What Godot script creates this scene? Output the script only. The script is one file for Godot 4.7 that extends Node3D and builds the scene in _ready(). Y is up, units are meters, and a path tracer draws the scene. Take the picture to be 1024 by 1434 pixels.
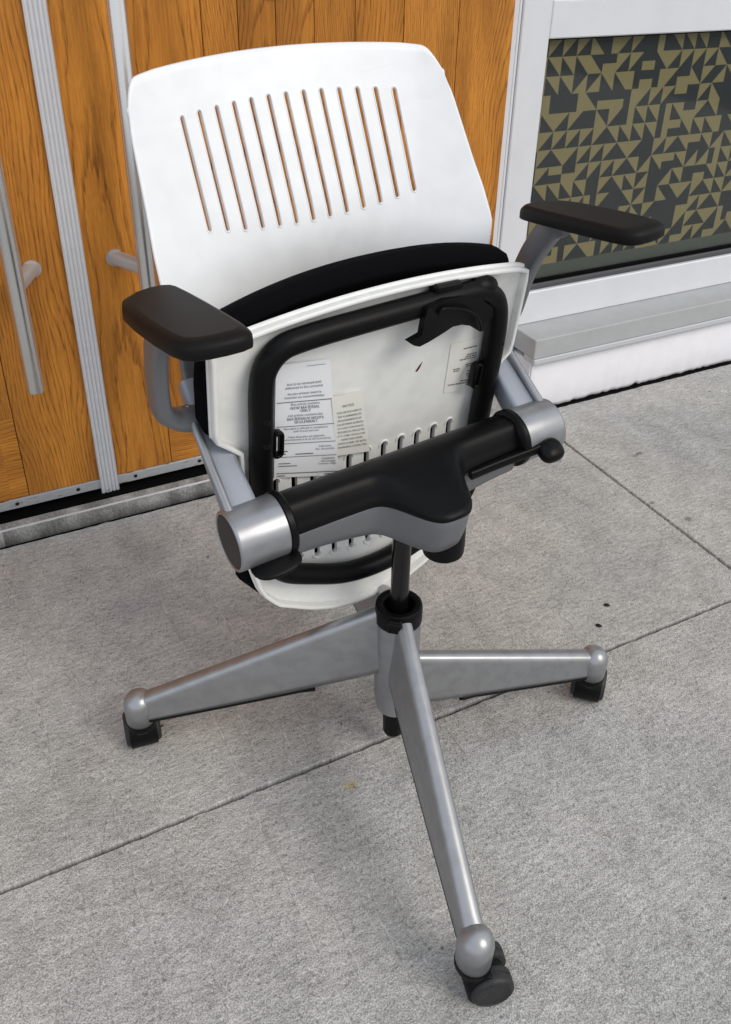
extends Node3D

const HUB := Vector3(0.4726, 0.0, -0.8036)      # where the chair's column meets the ground
const YAW := 0.0873
const ROLL := 0.0349
const WALL := -1.573                            # front of the low wall and of the threshold
const DOOR := -1.628
const FRAME := -1.65
var M := {}
var noise_seed := 7

# ---------------------------------------------------------------- mesh builder
class Shape:
	var p := PackedVector3Array()
	var g := PackedInt32Array()
	var u := PackedVector2Array()
	var start := 0
	func tri(a: Vector3, b: Vector3, c: Vector3, s := 1, ua := Vector2.ZERO, ub := Vector2.ZERO, uc := Vector2.ZERO):
		if (b - a).cross(c - a).length_squared() < 1e-18:
			return
		p.append(a); p.append(b); p.append(c)
		u.append(ua); u.append(ub); u.append(uc)
		g.append(s)
	func quad(a: Vector3, b: Vector3, c: Vector3, d: Vector3, s := 1):
		tri(a, b, c, s); tri(a, c, d, s)
	func close():                                # turn the shell just added so that its faces look outwards (clockwise)
		var vol := 0.0
		var o := p[start] if start < p.size() else Vector3.ZERO
		for i in range(start, p.size(), 3):
			vol += (p[i] - o).dot((p[i + 1] - o).cross(p[i + 2] - o))
		if vol > 0.0:
			for i in range(start, p.size(), 3):
				var t := p[i + 1]; p[i + 1] = p[i + 2]; p[i + 2] = t
				var v := u[i + 1]; u[i + 1] = u[i + 2]; u[i + 2] = v
		start = p.size()
	func box(c: Vector3, s: Vector3, b := 0.001, m := Basis.IDENTITY):
		var h := s * 0.5
		b = minf(b, minf(h.x, minf(h.y, h.z)) * 0.9)
		var f := func(sx, sy, sz, k):
			var q := Vector3(sx * (h.x - (0.0 if k == 0 else b)), sy * (h.y - (0.0 if k == 1 else b)), sz * (h.z - (0.0 if k == 2 else b)))
			return c + m * q
		var T := []
		for k in 3:
			for s1 in [-1, 1]:
				var r := []
				for e in [[-1, -1], [1, -1], [1, 1], [-1, 1]]:
					var v := [0, 0, 0]
					v[k] = s1; v[(k + 1) % 3] = e[0]; v[(k + 2) % 3] = e[1]
					r.append(f.call(v[0], v[1], v[2], k))
				if s1 < 0: r.reverse()
				T.append(r)
		for r in T:
			quad(r[0], r[1], r[2], r[3], -1)
		for k in 3:                              # bevels along axis k
			var i := (k + 1) % 3
			var j := (k + 2) % 3
			for e in [[-1, -1], [1, -1], [1, 1], [-1, 1]]:
				var a := [0, 0, 0]; var d := [0, 0, 0]
				a[i] = e[0]; a[j] = e[1]; a[k] = -1
				d[i] = e[0]; d[j] = e[1]; d[k] = 1
				var q0: Vector3 = f.call(a[0], a[1], a[2], i); var q1: Vector3 = f.call(d[0], d[1], d[2], i)
				var q2: Vector3 = f.call(d[0], d[1], d[2], j); var q3: Vector3 = f.call(a[0], a[1], a[2], j)
				if e[0] * e[1] > 0: quad(q0, q3, q2, q1, -1)
				else: quad(q0, q1, q2, q3, -1)
		for sx in [-1, 1]:
			for sy in [-1, 1]:
				for sz in [-1, 1]:
					var q0: Vector3 = f.call(sx, sy, sz, 0); var q1: Vector3 = f.call(sx, sy, sz, 1); var q2: Vector3 = f.call(sx, sy, sz, 2)
					if sx * sy * sz > 0: tri(q0, q1, q2, -1)
					else: tri(q0, q2, q1, -1)
		close()
	func lathe(o: Vector3, ax: Vector3, prof: Array, n := 28, arc0 := 0.0, arc1 := TAU):
		ax = ax.normalized()
		var e := Vector3.RIGHT if absf(ax.x) < 0.8 else Vector3.UP
		var s := e.cross(ax).normalized()
		var t := ax.cross(s)
		for k in range(prof.size() - 1):
			var a = prof[k]; var b = prof[k + 1]
			var sg: int = a[2] if a.size() > 2 else 1
			for i in n:
				var f0 := lerpf(arc0, arc1, float(i) / n); var f1 := lerpf(arc0, arc1, float(i + 1) / n)
				var d0 := s * cos(f0) + t * sin(f0); var d1 := s * cos(f1) + t * sin(f1)
				if i == n - 1 and is_equal_approx(arc1 - arc0, TAU): d1 = s * cos(arc0) + t * sin(arc0)
				quad(o + ax * a[1] + d0 * a[0], o + ax * b[1] + d0 * b[0], o + ax * b[1] + d1 * b[0], o + ax * a[1] + d1 * a[0], sg)
		close()
	func loft(rings: Array, ring_loop := false, caps := true, flat_caps := true):
		var n: int = rings[0].size()
		var m := rings.size()
		for i in range(m if ring_loop else m - 1):
			var A: PackedVector3Array = rings[i]; var B: PackedVector3Array = rings[(i + 1) % m]
			for j in n:
				var k := (j + 1) % n
				quad(A[j], B[j], B[k], A[k], 1)
		if caps and not ring_loop:
			for e in 2:
				var R: PackedVector3Array = rings[0] if e == 0 else rings[m - 1]
				var c := Vector3.ZERO
				for q in R: c += q / float(n)
				for j in n:
					var k := (j + 1) % n
					if e == 0: tri(c, R[j], R[k], 2 if flat_caps else 1)
					else: tri(c, R[k], R[j], 3 if flat_caps else 1)
		close()
	func sweep(path: PackedVector3Array, prof: PackedVector2Array, up: Vector3, loop := false, grow := []):
		var rings := []
		var n := path.size()
		for i in n:
			var t: Vector3
			if loop: t = path[(i + 1) % n] - path[(i - 1 + n) % n]
			else: t = path[mini(i + 1, n - 1)] - path[maxi(i - 1, 0)]
			t = t.normalized()
			var s := up.cross(t).normalized()
			var v := t.cross(s)
			var k: float = grow[i] if grow.size() else 1.0
			var r := PackedVector3Array()
			for q in prof: r.append(path[i] + (s * q.x + v * q.y) * k)
			rings.append(r)
		loft(rings, loop)
	func plate(poly: PackedVector2Array, F: Callable, back: Vector3):        # a traced outline with real thickness
		var tri_i := Geometry2D.triangulate_polygon(poly)
		for i in range(0, tri_i.size(), 3):
			var a: Vector3 = F.call(poly[tri_i[i]]); var b: Vector3 = F.call(poly[tri_i[i + 1]]); var c: Vector3 = F.call(poly[tri_i[i + 2]])
			tri(a, b, c, 1); tri(a + back, c + back, b + back, 2)
		var ccw := not Geometry2D.is_polygon_clockwise(poly)
		for i in poly.size():
			var a: Vector3 = F.call(poly[i]); var b: Vector3 = F.call(poly[(i + 1) % poly.size()])
			quad(a, a + back, b + back, b, 4)
		# sides and faces may disagree on winding; make the sides follow the faces
		if tri_i.size():
			var f0: Vector3 = F.call(poly[tri_i[0]]); var f1: Vector3 = F.call(poly[tri_i[1]]); var f2: Vector3 = F.call(poly[tri_i[2]])
			var facing := (f1 - f0).cross(f2 - f0).dot(-back) > 0.0           # counter-clockwise seen from the front
			var e0: Vector3 = F.call(poly[0]); var e1: Vector3 = F.call(poly[1])
			var mid := Vector3.ZERO
			for q in poly: mid += F.call(q) / float(poly.size())
			var nrm := (e0 + back - e0).cross(e1 - e0)
			var area := 0.0
			for i in poly.size(): area += poly[i].cross(poly[(i + 1) % poly.size()])
			var outward := (e1 - e0).cross(back)
			var want := nrm.dot(outward)
			var _unused := want + float(ccw) + area
			# robust: flip the sides when their signed volume disagrees with the faces'
			var vf := 0.0; var vs := 0.0
			for i in range(start, p.size(), 3):
				var w := (p[i] - mid - back * 0.5).dot((p[i + 1] - mid - back * 0.5).cross(p[i + 2] - mid - back * 0.5))
				if g[i / 3] == 4: vs += w
				else: vf += w
			if vf * vs < 0.0:
				for i in range(start, p.size(), 3):
					if g[i / 3] == 4:
						var t := p[i + 1]; p[i + 1] = p[i + 2]; p[i + 2] = t
			var _f := facing
		close()
	func ellipsoid(c: Vector3, r: Vector3, m := Basis.IDENTITY, pw := 1.0):
		var rings := []
		for i in range(1, 12):
			var th := PI * i / 12.0
			var ring := PackedVector3Array()
			for j in 24:
				var ph := TAU * j / 24.0
				var x := cos(ph); var z := sin(ph); var y := cos(th); var h := sin(th)
				ring.append(c + m * Vector3(signf(x) * pow(absf(x), pw) * h * r.x, signf(y) * pow(absf(y), pw) * r.y, signf(z) * pow(absf(z), pw) * h * r.z))
			rings.append(ring)
		loft(rings, false, true, false)

func upper(q: Vector3) -> Vector3:               # the upper chair leans a little to one side
	var y := q.y - 0.3
	return Vector3(q.x * cos(ROLL) - y * sin(ROLL), 0.3 + y * cos(ROLL) + q.x * sin(ROLL), q.z)

func part(called: String, sh: Shape, mat: Material, parent: Node, lean := false, uvf = null) -> MeshInstance3D:
	var st := SurfaceTool.new()
	st.begin(Mesh.PRIMITIVE_TRIANGLES)
	for i in sh.p.size():
		if i % 3 == 0:
			st.set_smooth_group(sh.g[i / 3])
		st.set_uv(uvf.call(sh.p[i]) if uvf != null else sh.u[i])
		st.add_vertex(upper(sh.p[i]) if lean else sh.p[i])
	st.index()
	st.generate_normals()
	if mat is BaseMaterial3D and mat.normal_enabled and not mat.uv1_triplanar:
		st.generate_tangents()
	var o := MeshInstance3D.new()
	o.mesh = st.commit()
	o.material_override = mat
	o.name = numbered(called, parent)
	parent.add_child(o, true)
	return o

func numbered(called: String, parent: Node) -> String:
	if not parent.has_node(NodePath(called)): return called
	var k := 1
	while parent.has_node(NodePath("%s_%03d" % [called, k])): k += 1
	return "%s_%03d" % [called, k]

func thing(called: String, label: String, category: String, at := Vector3.ZERO, turn := 0.0) -> Node3D:
	var o := Node3D.new()
	o.name = numbered(called, self)
	add_child(o, true)
	o.position = at; o.rotation.y = turn
	o.set_meta("label", label); o.set_meta("category", category); o.set_meta("kind", "thing")
	return o

func lab(o: Node, s: String) -> Node:
	o.set_meta("label", s)
	return o

func circle(r: float, n := 16, sx := 1.0, sy := 1.0) -> PackedVector2Array:
	var a := PackedVector2Array()
	for i in n: a.append(Vector2(cos(TAU * i / n) * r * sx, sin(TAU * i / n) * r * sy))
	return a

func rrect(w: float, h: float, r: float, k := 4) -> PackedVector2Array:
	var a := PackedVector2Array()
	for q in [[1, 1, 0.0], [-1, 1, PI / 2], [-1, -1, PI], [1, -1, 1.5 * PI]]:
		for i in k + 1:
			var t: float = q[2] + PI / 2 * i / k
			a.append(Vector2(q[0] * (w / 2 - r) + cos(t) * r, q[1] * (h / 2 - r) + sin(t) * r))
	return a

func smooth_path(pts: Array, sub := 6, loop := false) -> PackedVector3Array:
	var out := PackedVector3Array()
	var n := pts.size()
	for i in range(n if loop else n - 1):
		var a: Vector3 = pts[(i - 1 + n) % n] if loop or i > 0 else pts[0]
		var b: Vector3 = pts[i]
		var c: Vector3 = pts[(i + 1) % n]
		var d: Vector3 = pts[(i + 2) % n] if loop or i + 2 < n else pts[n - 1]
		for k in sub: out.append(b.cubic_interpolate(c, a, d, float(k) / sub))
	if not loop: out.append(pts[n - 1])
	return out

func inset(poly: PackedVector2Array, d: float) -> PackedVector2Array:
	var out := PackedVector2Array()
	var n := poly.size()
	var c := Vector2.ZERO
	for q in poly: c += q / float(n)
	for i in n:
		var e := (poly[(i + 1) % n] - poly[(i - 1 + n) % n]).normalized()
		var nn := Vector2(-e.y, e.x)
		if nn.dot(c - poly[i]) < 0: nn = -nn
		out.append(poly[i] + nn * d)
	return out

func table(x: float, t: Array) -> float:
	if x <= t[0][0]: return t[0][1]
	for i in range(t.size() - 1):
		if x <= t[i + 1][0]:
			return lerpf(t[i][1], t[i + 1][1], (x - t[i][0]) / (t[i + 1][0] - t[i][0]))
	return t[t.size() - 1][1]

# ---------------------------------------------------------------- textures and materials
func field(w: int, h: int, fx: int, fy: int, sd: int, oct := 3, typ := FastNoiseLite.TYPE_SIMPLEX_SMOOTH) -> PackedByteArray:
	# noise with about fx by fy blobs, as bytes
	var n := FastNoiseLite.new()
	n.seed = sd; n.noise_type = typ; n.fractal_octaves = oct; n.fractal_type = FastNoiseLite.FRACTAL_FBM if oct > 1 else FastNoiseLite.FRACTAL_NONE
	var sw := mini(w, fx * 8); var sh := mini(h, fy * 8)
	n.frequency = 1.0 / 8.0 if sw < w else float(fx) / w
	var im: Image
	if sw < w or sh < h:
		# a small image that is stretched: anisotropic grain
		var big := FastNoiseLite.new()
		big.seed = sd; big.noise_type = typ; big.fractal_octaves = oct; big.frequency = 0.125
		big.fractal_type = n.fractal_type
		im = big.get_image(sw, sh)
		im.resize(w, h, Image.INTERPOLATE_CUBIC)
	else:
		im = n.get_image(w, h)
	im.convert(Image.FORMAT_L8)
	return im.get_data()

func tex(w: int, h: int, data: PackedByteArray, fmt := Image.FORMAT_RGB8) -> ImageTexture:
	var im := Image.create_from_data(w, h, false, fmt, data)
	im.generate_mipmaps()
	return ImageTexture.create_from_image(im)

func bump_tex(w: int, h: int, data: PackedByteArray, k: float) -> ImageTexture:
	var im := Image.create_from_data(w, h, false, Image.FORMAT_L8, data)
	im.convert(Image.FORMAT_RGBA8)
	im.bump_map_to_normal_map(k)
	im.generate_mipmaps()
	return ImageTexture.create_from_image(im)

func mat(c: Color, rough: float, metal := 0.0) -> StandardMaterial3D:
	var m := StandardMaterial3D.new()
	m.albedo_color = c; m.roughness = rough; m.metallic = metal
	return m

func grainy(m: StandardMaterial3D, scale: float, depth: float, sd := 3, fx := 64) -> StandardMaterial3D:
	# fine moulded or sprayed relief, mapped from three sides
	m.normal_enabled = true
	m.normal_texture = bump_tex(256, 256, field(256, 256, fx, fx, sd, 2), 4.0)
	m.normal_scale = depth
	m.uv1_triplanar = true
	m.uv1_scale = Vector3.ONE * scale
	return m

func mottled(m: StandardMaterial3D, lo: float, sd: int, scale: float, fx := 8) -> StandardMaterial3D:
	# faint uneven tone: handling marks and wear
	var f := field(512, 512, fx, fx, sd, 5)
	var d := PackedByteArray(); d.resize(512 * 512 * 3)
	for i in 512 * 512:
		var v := f[i] / 255.0
		v = lo + (1.0 - lo) * clampf(0.5 + (v - 0.42) * 2.2, 0.0, 1.0)
		var b := int(v * 255.0)
		d[i * 3] = b; d[i * 3 + 1] = b; d[i * 3 + 2] = b
	m.albedo_texture = tex(512, 512, d)
	m.uv1_triplanar = true
	m.uv1_scale = Vector3.ONE * scale
	return m

func worn(m: StandardMaterial3D, lo: float, sd: int, scale: float, nicks: int, depth: float) -> StandardMaterial3D:
	# faint uneven tone with hairline scratches, nicks and rubbed smudges
	var f := field(1024, 1024, 9, 9, sd, 5)
	var d := PackedByteArray(); d.resize(1024 * 1024)
	for i in 1024 * 1024:
		d[i] = int((lo + (1.0 - lo) * clampf(0.5 + (f[i] / 255.0 - 0.42) * 2.2, 0.0, 1.0)) * 255.0)
	var rng := RandomNumberGenerator.new(); rng.seed = sd
	for k in nicks:
		var p := Vector2(rng.randf() * 1024, rng.randf() * 1024)
		var dir := Vector2.from_angle(rng.randf() * TAU)
		var n := int(rng.randf_range(4, 18) if rng.randf() < 0.7 else rng.randf_range(30, 110))
		var w := 1 if n > 20 else rng.randi_range(1, 3)
		var dk := lerpf(1.0, depth, rng.randf())
		for t in n:
			dir = dir.rotated(rng.randf_range(-0.04, 0.04))
			p += dir
			for q in w:
				var x := posmod(int(p.x), 1024); var y := posmod(int(p.y) + q, 1024)
				d[y * 1024 + x] = int(d[y * 1024 + x] * dk)
	var im := Image.create_from_data(1024, 1024, false, Image.FORMAT_L8, d)
	im.convert(Image.FORMAT_RGB8)
	im.generate_mipmaps()
	m.albedo_texture = ImageTexture.create_from_image(im)
	m.uv1_triplanar = true
	m.uv1_scale = Vector3.ONE * scale
	return m

const TILE := 2.5
func concrete() -> StandardMaterial3D:
	var w := 2048
	var fine := field(w, w, 1250, 1350, 11, 1)
	var mid := field(w, w, 240, 240, 12, 3)
	var broad := field(w, w, 5, 5, 13, 4)
	var blot := field(w, w, 26, 26, 16, 4)
	var brush := field(w, w, 70, 900, 14, 2)
	var pits := field(w, w, 330, 420, 15, 1)
	var d := PackedByteArray(); d.resize(w * w * 3)
	var hgt := PackedByteArray(); hgt.resize(w * w)
	var hs := 12345
	for i in w * w:
		hs = (hs * 1103515245 + 12345) & 0x7fffffff
		var wn := ((hs >> 16) & 255) / 255.0 - 0.5
		var f := fine[i] / 255.0 - 0.5
		var m := mid[i] / 255.0 - 0.5
		var b := brush[i] / 255.0 - 0.5
		var p := pits[i] / 255.0
		var g := broad[i] / 255.0 - 0.5
		var h := 0.5 + f * 0.45 + wn * 0.5 + b * 0.5 + m * 0.12
		var pit := clampf((0.24 - p) * 9.0, 0.0, 1.0)
		h -= pit * 0.5
		var t := CONC + f * 0.22 + b * 0.11 + wn * 0.20 + m * 0.07 + g * 0.06 + (blot[i] / 255.0 - 0.5) * 0.08 - pit * 0.08
		var warm := g * 0.012 + m * 0.008
		d[i * 3] = clampi(int((t + 0.006 + warm) * 255.0), 0, 255)
		d[i * 3 + 1] = clampi(int(t * 255.0), 0, 255)
		d[i * 3 + 2] = clampi(int((t - 0.015 - warm) * 255.0), 0, 255)
		hgt[i] = clampi(int(h * 255.0), 0, 255)
	# a few old marks in the pavement: [x, z, rx, rz, darkening]
	var rng := RandomNumberGenerator.new(); rng.seed = 5
	var marks := [[1.417, -1.302, 0.012, 0.006, 0.3], [1.40, -1.298, 0.008, 0.006, 0.2], [1.30, -1.13, 0.006, 0.006, 0.22], [1.22, -1.36, 0.010, 0.006, 0.15], [1.33, -1.05, 0.009, 0.008, 0.2], [0.23, -1.49, 0.03, 0.07, 0.10], [0.26, -1.43, 0.035, 0.05, 0.08]]
	for k in 46: marks.append([rng.randf_range(-0.4, 2.0), rng.randf_range(-1.55, 0.1), rng.randf_range(0.0015, 0.004), rng.randf_range(0.0015, 0.003), rng.randf_range(0.2, 0.5)])
	for k in 14: marks.append([rng.randf_range(-0.4, 2.0), rng.randf_range(-1.55, 0.1), rng.randf_range(0.06, 0.2), rng.randf_range(0.05, 0.12), rng.randf_range(-0.035, 0.05)])
	marks.append([0.38, -0.765, 0.012, 0.010, -1.0])
	for mk in marks:
		var cx: float = (mk[0] + 0.45) / TILE * w; var cy: float = (mk[1] + 2.0) / TILE * w
		var rx: float = mk[2] / TILE * w; var ry: float = mk[3] / TILE * w
		for yy in range(int(cy - ry * 1.6), int(cy + ry * 1.6) + 1):
			for xx in range(int(cx - rx * 1.6), int(cx + rx * 1.6) + 1):
				if xx < 0 or yy < 0 or xx >= w or yy >= w: continue
				var i := yy * w + xx
				var e := 1.15 - Vector2((xx - cx) / rx, (yy - cy) / ry).length() + (mid[i] / 255.0 - 0.5) * 1.1
				e = clampf(e * 2.0, 0.0, 1.0)
				if mk[4] == -1.0:
					d[i * 3 + 1] = int(d[i * 3 + 1] * (1.0 - 0.05 * e)); d[i * 3 + 2] = int(d[i * 3 + 2] * (1.0 - 0.17 * e))
				else:
					for c in 3: d[i * 3 + c] = clampi(int(d[i * 3 + c] * (1.0 - mk[4] * e)), 0, 255)
	var m := mat(Color.WHITE, 0.92)
	m.albedo_texture = tex(w, w, d)
	m.normal_enabled = true
	m.normal_texture = bump_tex(w, w, hgt, 2.6)
	m.normal_scale = 0.30
	m.metallic_specular = 0.25
	return m
const CONC := 0.675

func wood(sd: int, tongue: float, ring: float, wide: float) -> ImageTexture:
	# oiled oak, 0.40 m by 1.2 m: growth rings cut along the trunk (nested tongues, or straight lines), dark pores in the early wood
	var w := 640; var h := 1536
	var wob := field(w, h, 2, 3, sd, 1)
	var wav := field(w, h, 7, 4, sd + 6, 2)
	var fib := field(w, h, 260, 9, sd + 1, 2)
	var por := field(w, h, 300, 26, sd + 2, 1)
	var tone := field(w, h, 5, 2, sd + 3, 3)
	var jit := field(w, h, 34, 10, sd + 4, 2)
	var ray := field(w, h, 90, 60, sd + 5, 2)
	var d := PackedByteArray(); d.resize(w * h * 3)
	for y in h:
		var ym := y / float(h) * 1.2
		for x in w:
			var i := y * w + x
			var wb := wob[i] / 255.0 - 0.5
			var xm := (x / float(w) - 0.5) * 0.40 + wb * 0.035 + (wav[i] / 255.0 - 0.5) * 0.012
			var j := (jit[i] / 255.0 - 0.5)
			var r: float
			if tongue > 0.0:
				r = ym * tongue + 9.0 - xm * xm / wide + j * ring * 0.22
			else:
				r = xm + 0.7 + ym * 0.012 + j * ring * 0.30
			var q := fposmod(r / ring, 1.0)
			if tongue > 0.0: q = 1.0 - q
			var steep := 1.0
			if tongue > 0.0: steep = clampf(absf(xm) / wide * 2.0 / maxf(tongue, 0.01), 0.25, 1.0)
			var early := clampf(1.0 - q * lerpf(9.0 if ring > 0.02 else 4.5, 2.6, steep), 0.0, 1.0) * clampf(q * 18.0, 0.0, 1.0)
			var pore := clampf((por[i] / 255.0 - 0.52) * 5.0, 0.0, 1.0)
			var v := 0.97 - early * (0.25 + 0.12 * pore) + (fib[i] / 255.0 - 0.5) * 0.13 + (tone[i] / 255.0 - 0.5) * 0.20 - pore * 0.035 + (ray[i] / 255.0 - 0.5) * 0.05 - q * 0.06
			v = clampf(v, 0.0, 1.15)
			var w2 := clampf(1.0 - v, 0.0, 1.0)
			d[i * 3] = clampi(int(255.0 * (0.815 * v + 0.01)), 0, 255)
			d[i * 3 + 1] = clampi(int(255.0 * (0.548 * v - 0.045 * w2)), 0, 255)
			d[i * 3 + 2] = clampi(int(255.0 * (0.215 * v - 0.01 * w2 + 0.008)), 0, 255)
	return tex(w, h, d)

func film_print() -> ImageTexture:
	# printed window film: a grid of half squares and bars in khaki on dark green grey
	var n := 1024; var cell := 32
	var im := Image.create(n, n, false, Image.FORMAT_RGB8)
	var dark := Color(0.115, 0.150, 0.150); var light := Color(0.535, 0.50, 0.335)
	im.fill(dark)
	var rng := RandomNumberGenerator.new(); rng.seed = 21
	var below_lit := []
	below_lit.resize(n / cell); below_lit.fill(false)
	for cy in n / cell:
		var right_lit := false
		for cx in n / cell:
			var x0 := cx * cell; var y0 := cy * cell
			var k := rng.randi_range(0, 99)
			if k < 68:                                # half square along one of the four diagonals; light sides seldom meet
				var lf: bool = not right_lit if rng.randf() < 0.90 else rng.randf() < 0.5
				var tp: bool = not below_lit[cx] if rng.randf() < 0.82 else rng.randf() < 0.5
				if rng.randf() < (0.10 if right_lit else 0.34): lf = not lf
				for y in cell:
					var a := cell - 1 - y if tp else y
					if lf: im.fill_rect(Rect2i(x0, y0 + y, a + 1, 1), light)
					else: im.fill_rect(Rect2i(x0 + cell - 1 - a, y0 + y, a + 1, 1), light)
				right_lit = not lf; below_lit[cx] = not tp
				continue
			right_lit = false; below_lit[cx] = false
			if k < 73: pass
			elif k < 82:
				im.fill_rect(Rect2i(x0 + (0 if k % 2 else cell / 2), y0, cell / 2, cell), light)
			elif k < 93:
				im.fill_rect(Rect2i(x0, y0 + (0 if k % 2 else cell / 2), cell, cell / 2), light)
	im.generate_mipmaps()
	return ImageTexture.create_from_image(im)

func make_materials():
	M.slab = concrete()
	M.joint = mat(Color(0.045, 0.042, 0.038), 0.95)
	M.asphalt = mottled(mat(Color(0.27, 0.27, 0.27), 0.95), 0.93, 40, 0.8, 40)
	M.shell = worn(mat(Color(0.945, 0.95, 0.955), 0.40), 0.975, 41, 2.2, 46, 0.93)
	M.pan = worn(mat(Color(0.945, 0.945, 0.93), 0.45), 0.965, 42, 2.6, 46, 0.92)
	M.silver = mottled(mat(Color(0.65, 0.655, 0.67), 0.35, 0.72), 0.96, 43, 4.0, 10)
	M.silver_worn = worn(mat(Color(0.645, 0.65, 0.66), 0.36, 0.72), 0.94, 44, 4.0, 170, 0.66)
	M.lever = mat(Color(0.60, 0.62, 0.66), 0.42, 0.45)
	M.silver_grey = grainy(mat(Color(0.47, 0.475, 0.49), 0.40, 0.4), 30.0, 0.08)
	M.black = grainy(mat(Color(0.042, 0.042, 0.046), 0.42), 22.0, 0.10, 5)
	M.black_gloss = grainy(mat(Color(0.048, 0.048, 0.052), 0.36), 22.0, 0.05, 6)
	M.pad = grainy(mat(Color(0.084, 0.079, 0.078), 0.48), 26.0, 0.16, 8)
	M.fabric = grainy(mat(Color(0.045, 0.045, 0.058), 0.97), 30.0, 0.9, 9, 100)
	M.fabric.metallic_specular = 0.2
	M.wheel = mottled(mat(Color(0.16, 0.16, 0.165), 0.55), 0.7, 45, 14.0, 12)
	for b in [M.black, M.black_gloss, M.pad]: b.metallic_specular = 0.28
	M.column = mat(Color(0.045, 0.045, 0.05), 0.22)
	M.cap = mat(Color(0.13, 0.115, 0.11), 0.5)
	M.paper = mat(Color(0.95, 0.955, 0.97), 0.6)
	M.paper_old = mat(Color(0.93, 0.925, 0.895), 0.65)
	M.ink = mat(Color(0.13, 0.13, 0.14), 0.8)
	M.ink_pale = mat(Color(0.36, 0.36, 0.36), 0.8)
	M.frame = mottled(mat(Color(0.885, 0.89, 0.905), 0.42, 0.05), 0.988, 46, 1.5, 6)
	M.aluminium = mottled(mat(Color(0.86, 0.865, 0.88), 0.40, 0.2), 0.985, 47, 5.0, 8)
	M.steel = mat(Color(0.84, 0.838, 0.83), 0.26, 0.9)
	M.steel_end = mat(Color(0.76, 0.765, 0.77), 0.38, 0.45)
	M.gasket = mat(Color(0.30, 0.30, 0.31), 0.7)
	M.rubber = mat(Color(0.028, 0.028, 0.03), 0.9)
	M.rubber.metallic_specular = 0.2
	M.screw = mat(Color(0.22, 0.16, 0.12), 0.6, 0.5)
	M.sill = mottled(grainy(mat(Color(0.69, 0.70, 0.70), 0.7), 12.0, 0.08, 15, 90), 0.98, 48, 1.8, 8)
	M.sill_lip = mat(Color(0.76, 0.77, 0.78), 0.55)
	M.wall = mottled(grainy(mat(Color(0.92, 0.915, 0.93), 0.8), 5.0, 0.02, 16, 60), 0.985, 49, 1.6, 9)
	M.concrete_wall = mottled(mat(Color(0.72, 0.72, 0.71), 0.9), 0.85, 50, 0.7, 10)
	M.film = mat(Color.WHITE, 0.6)
	M.film.albedo_texture = film_print()
	M.film_plain = mat(Color(0.285, 0.32, 0.285), 0.55)
	M.dark = mat(Color(0.06, 0.06, 0.06), 0.9)
	M.glass = mat(Color(0.05, 0.06, 0.06, 0.05), 0.045)
	M.glass.metallic_specular = 0.38
	M.glass.transparency = BaseMaterial3D.TRANSPARENCY_ALPHA
	M.stain = mat(Color(0.30, 0.16, 0.07), 0.9)
	M.pebble = mat(Color(0.07, 0.065, 0.06), 0.8)
	# strip of aluminium under the doors, with rust spots
	var f := field(1024, 128, 34, 6, 60, 4); var f2 := field(1024, 128, 5, 2, 61, 2)
	var d := PackedByteArray(); d.resize(1024 * 128 * 3)
	for i in 1024 * 128:
		var y := float(i / 1024) / 128.0
		var k := clampf((f[i] / 255.0 - 0.80 + (f2[i] / 255.0 - 0.5) * 0.5 + (y - 0.5) * 0.3) * 7.0, 0.0, 1.0) * 0.85
		var c := Color(0.74, 0.75, 0.76).darkened((f[i] / 255.0) * 0.10).lerp(Color(0.52, 0.36, 0.20), k)
		d[i * 3] = int(c.r * 255); d[i * 3 + 1] = int(c.g * 255); d[i * 3 + 2] = int(c.b * 255)
	M.strip = mat(Color.WHITE, 0.5, 0.2)
	M.strip.albedo_texture = tex(1024, 128, d)
	# dirty concrete threshold
	var a := field(1024, 512, 120, 120, 62, 4); var b := field(1024, 512, 9, 5, 63, 3)
	d = PackedByteArray(); d.resize(1024 * 512 * 3)
	for i in 1024 * 512:
		var v := 0.53 + (a[i] / 255.0 - 0.5) * 0.28 + (b[i] / 255.0 - 0.5) * 0.35
		d[i * 3] = clampi(int(v * 255), 0, 255); d[i * 3 + 1] = clampi(int((v - 0.005) * 255), 0, 255); d[i * 3 + 2] = clampi(int((v - 0.02) * 255), 0, 255)
	M.threshold = mat(Color.WHITE, 0.8)
	M.threshold.albedo_texture = tex(1024, 512, d)
	M.threshold.uv1_triplanar = true; M.threshold.uv1_world_triplanar = true; M.threshold.uv1_scale = Vector3.ONE * 1.6
	var wt := [wood(101, 0.10, 0.034, 0.034), wood(137, 0.12, 0.011, 0.075), wood(171, 0.0, 0.0082, 1.0), wood(211, 0.0, 0.0050, 1.0)]
	M.wood = []
	var tints := [Color(1, 1, 1), Color(0.93, 0.92, 0.9), Color(0.86, 0.84, 0.82)]
	for t in wt:
		for c in tints:
			var m := mat(c, 0.42)
			m.albedo_texture = t
			m.metallic_specular = 0.35
			M.wood.append(m)

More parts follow.
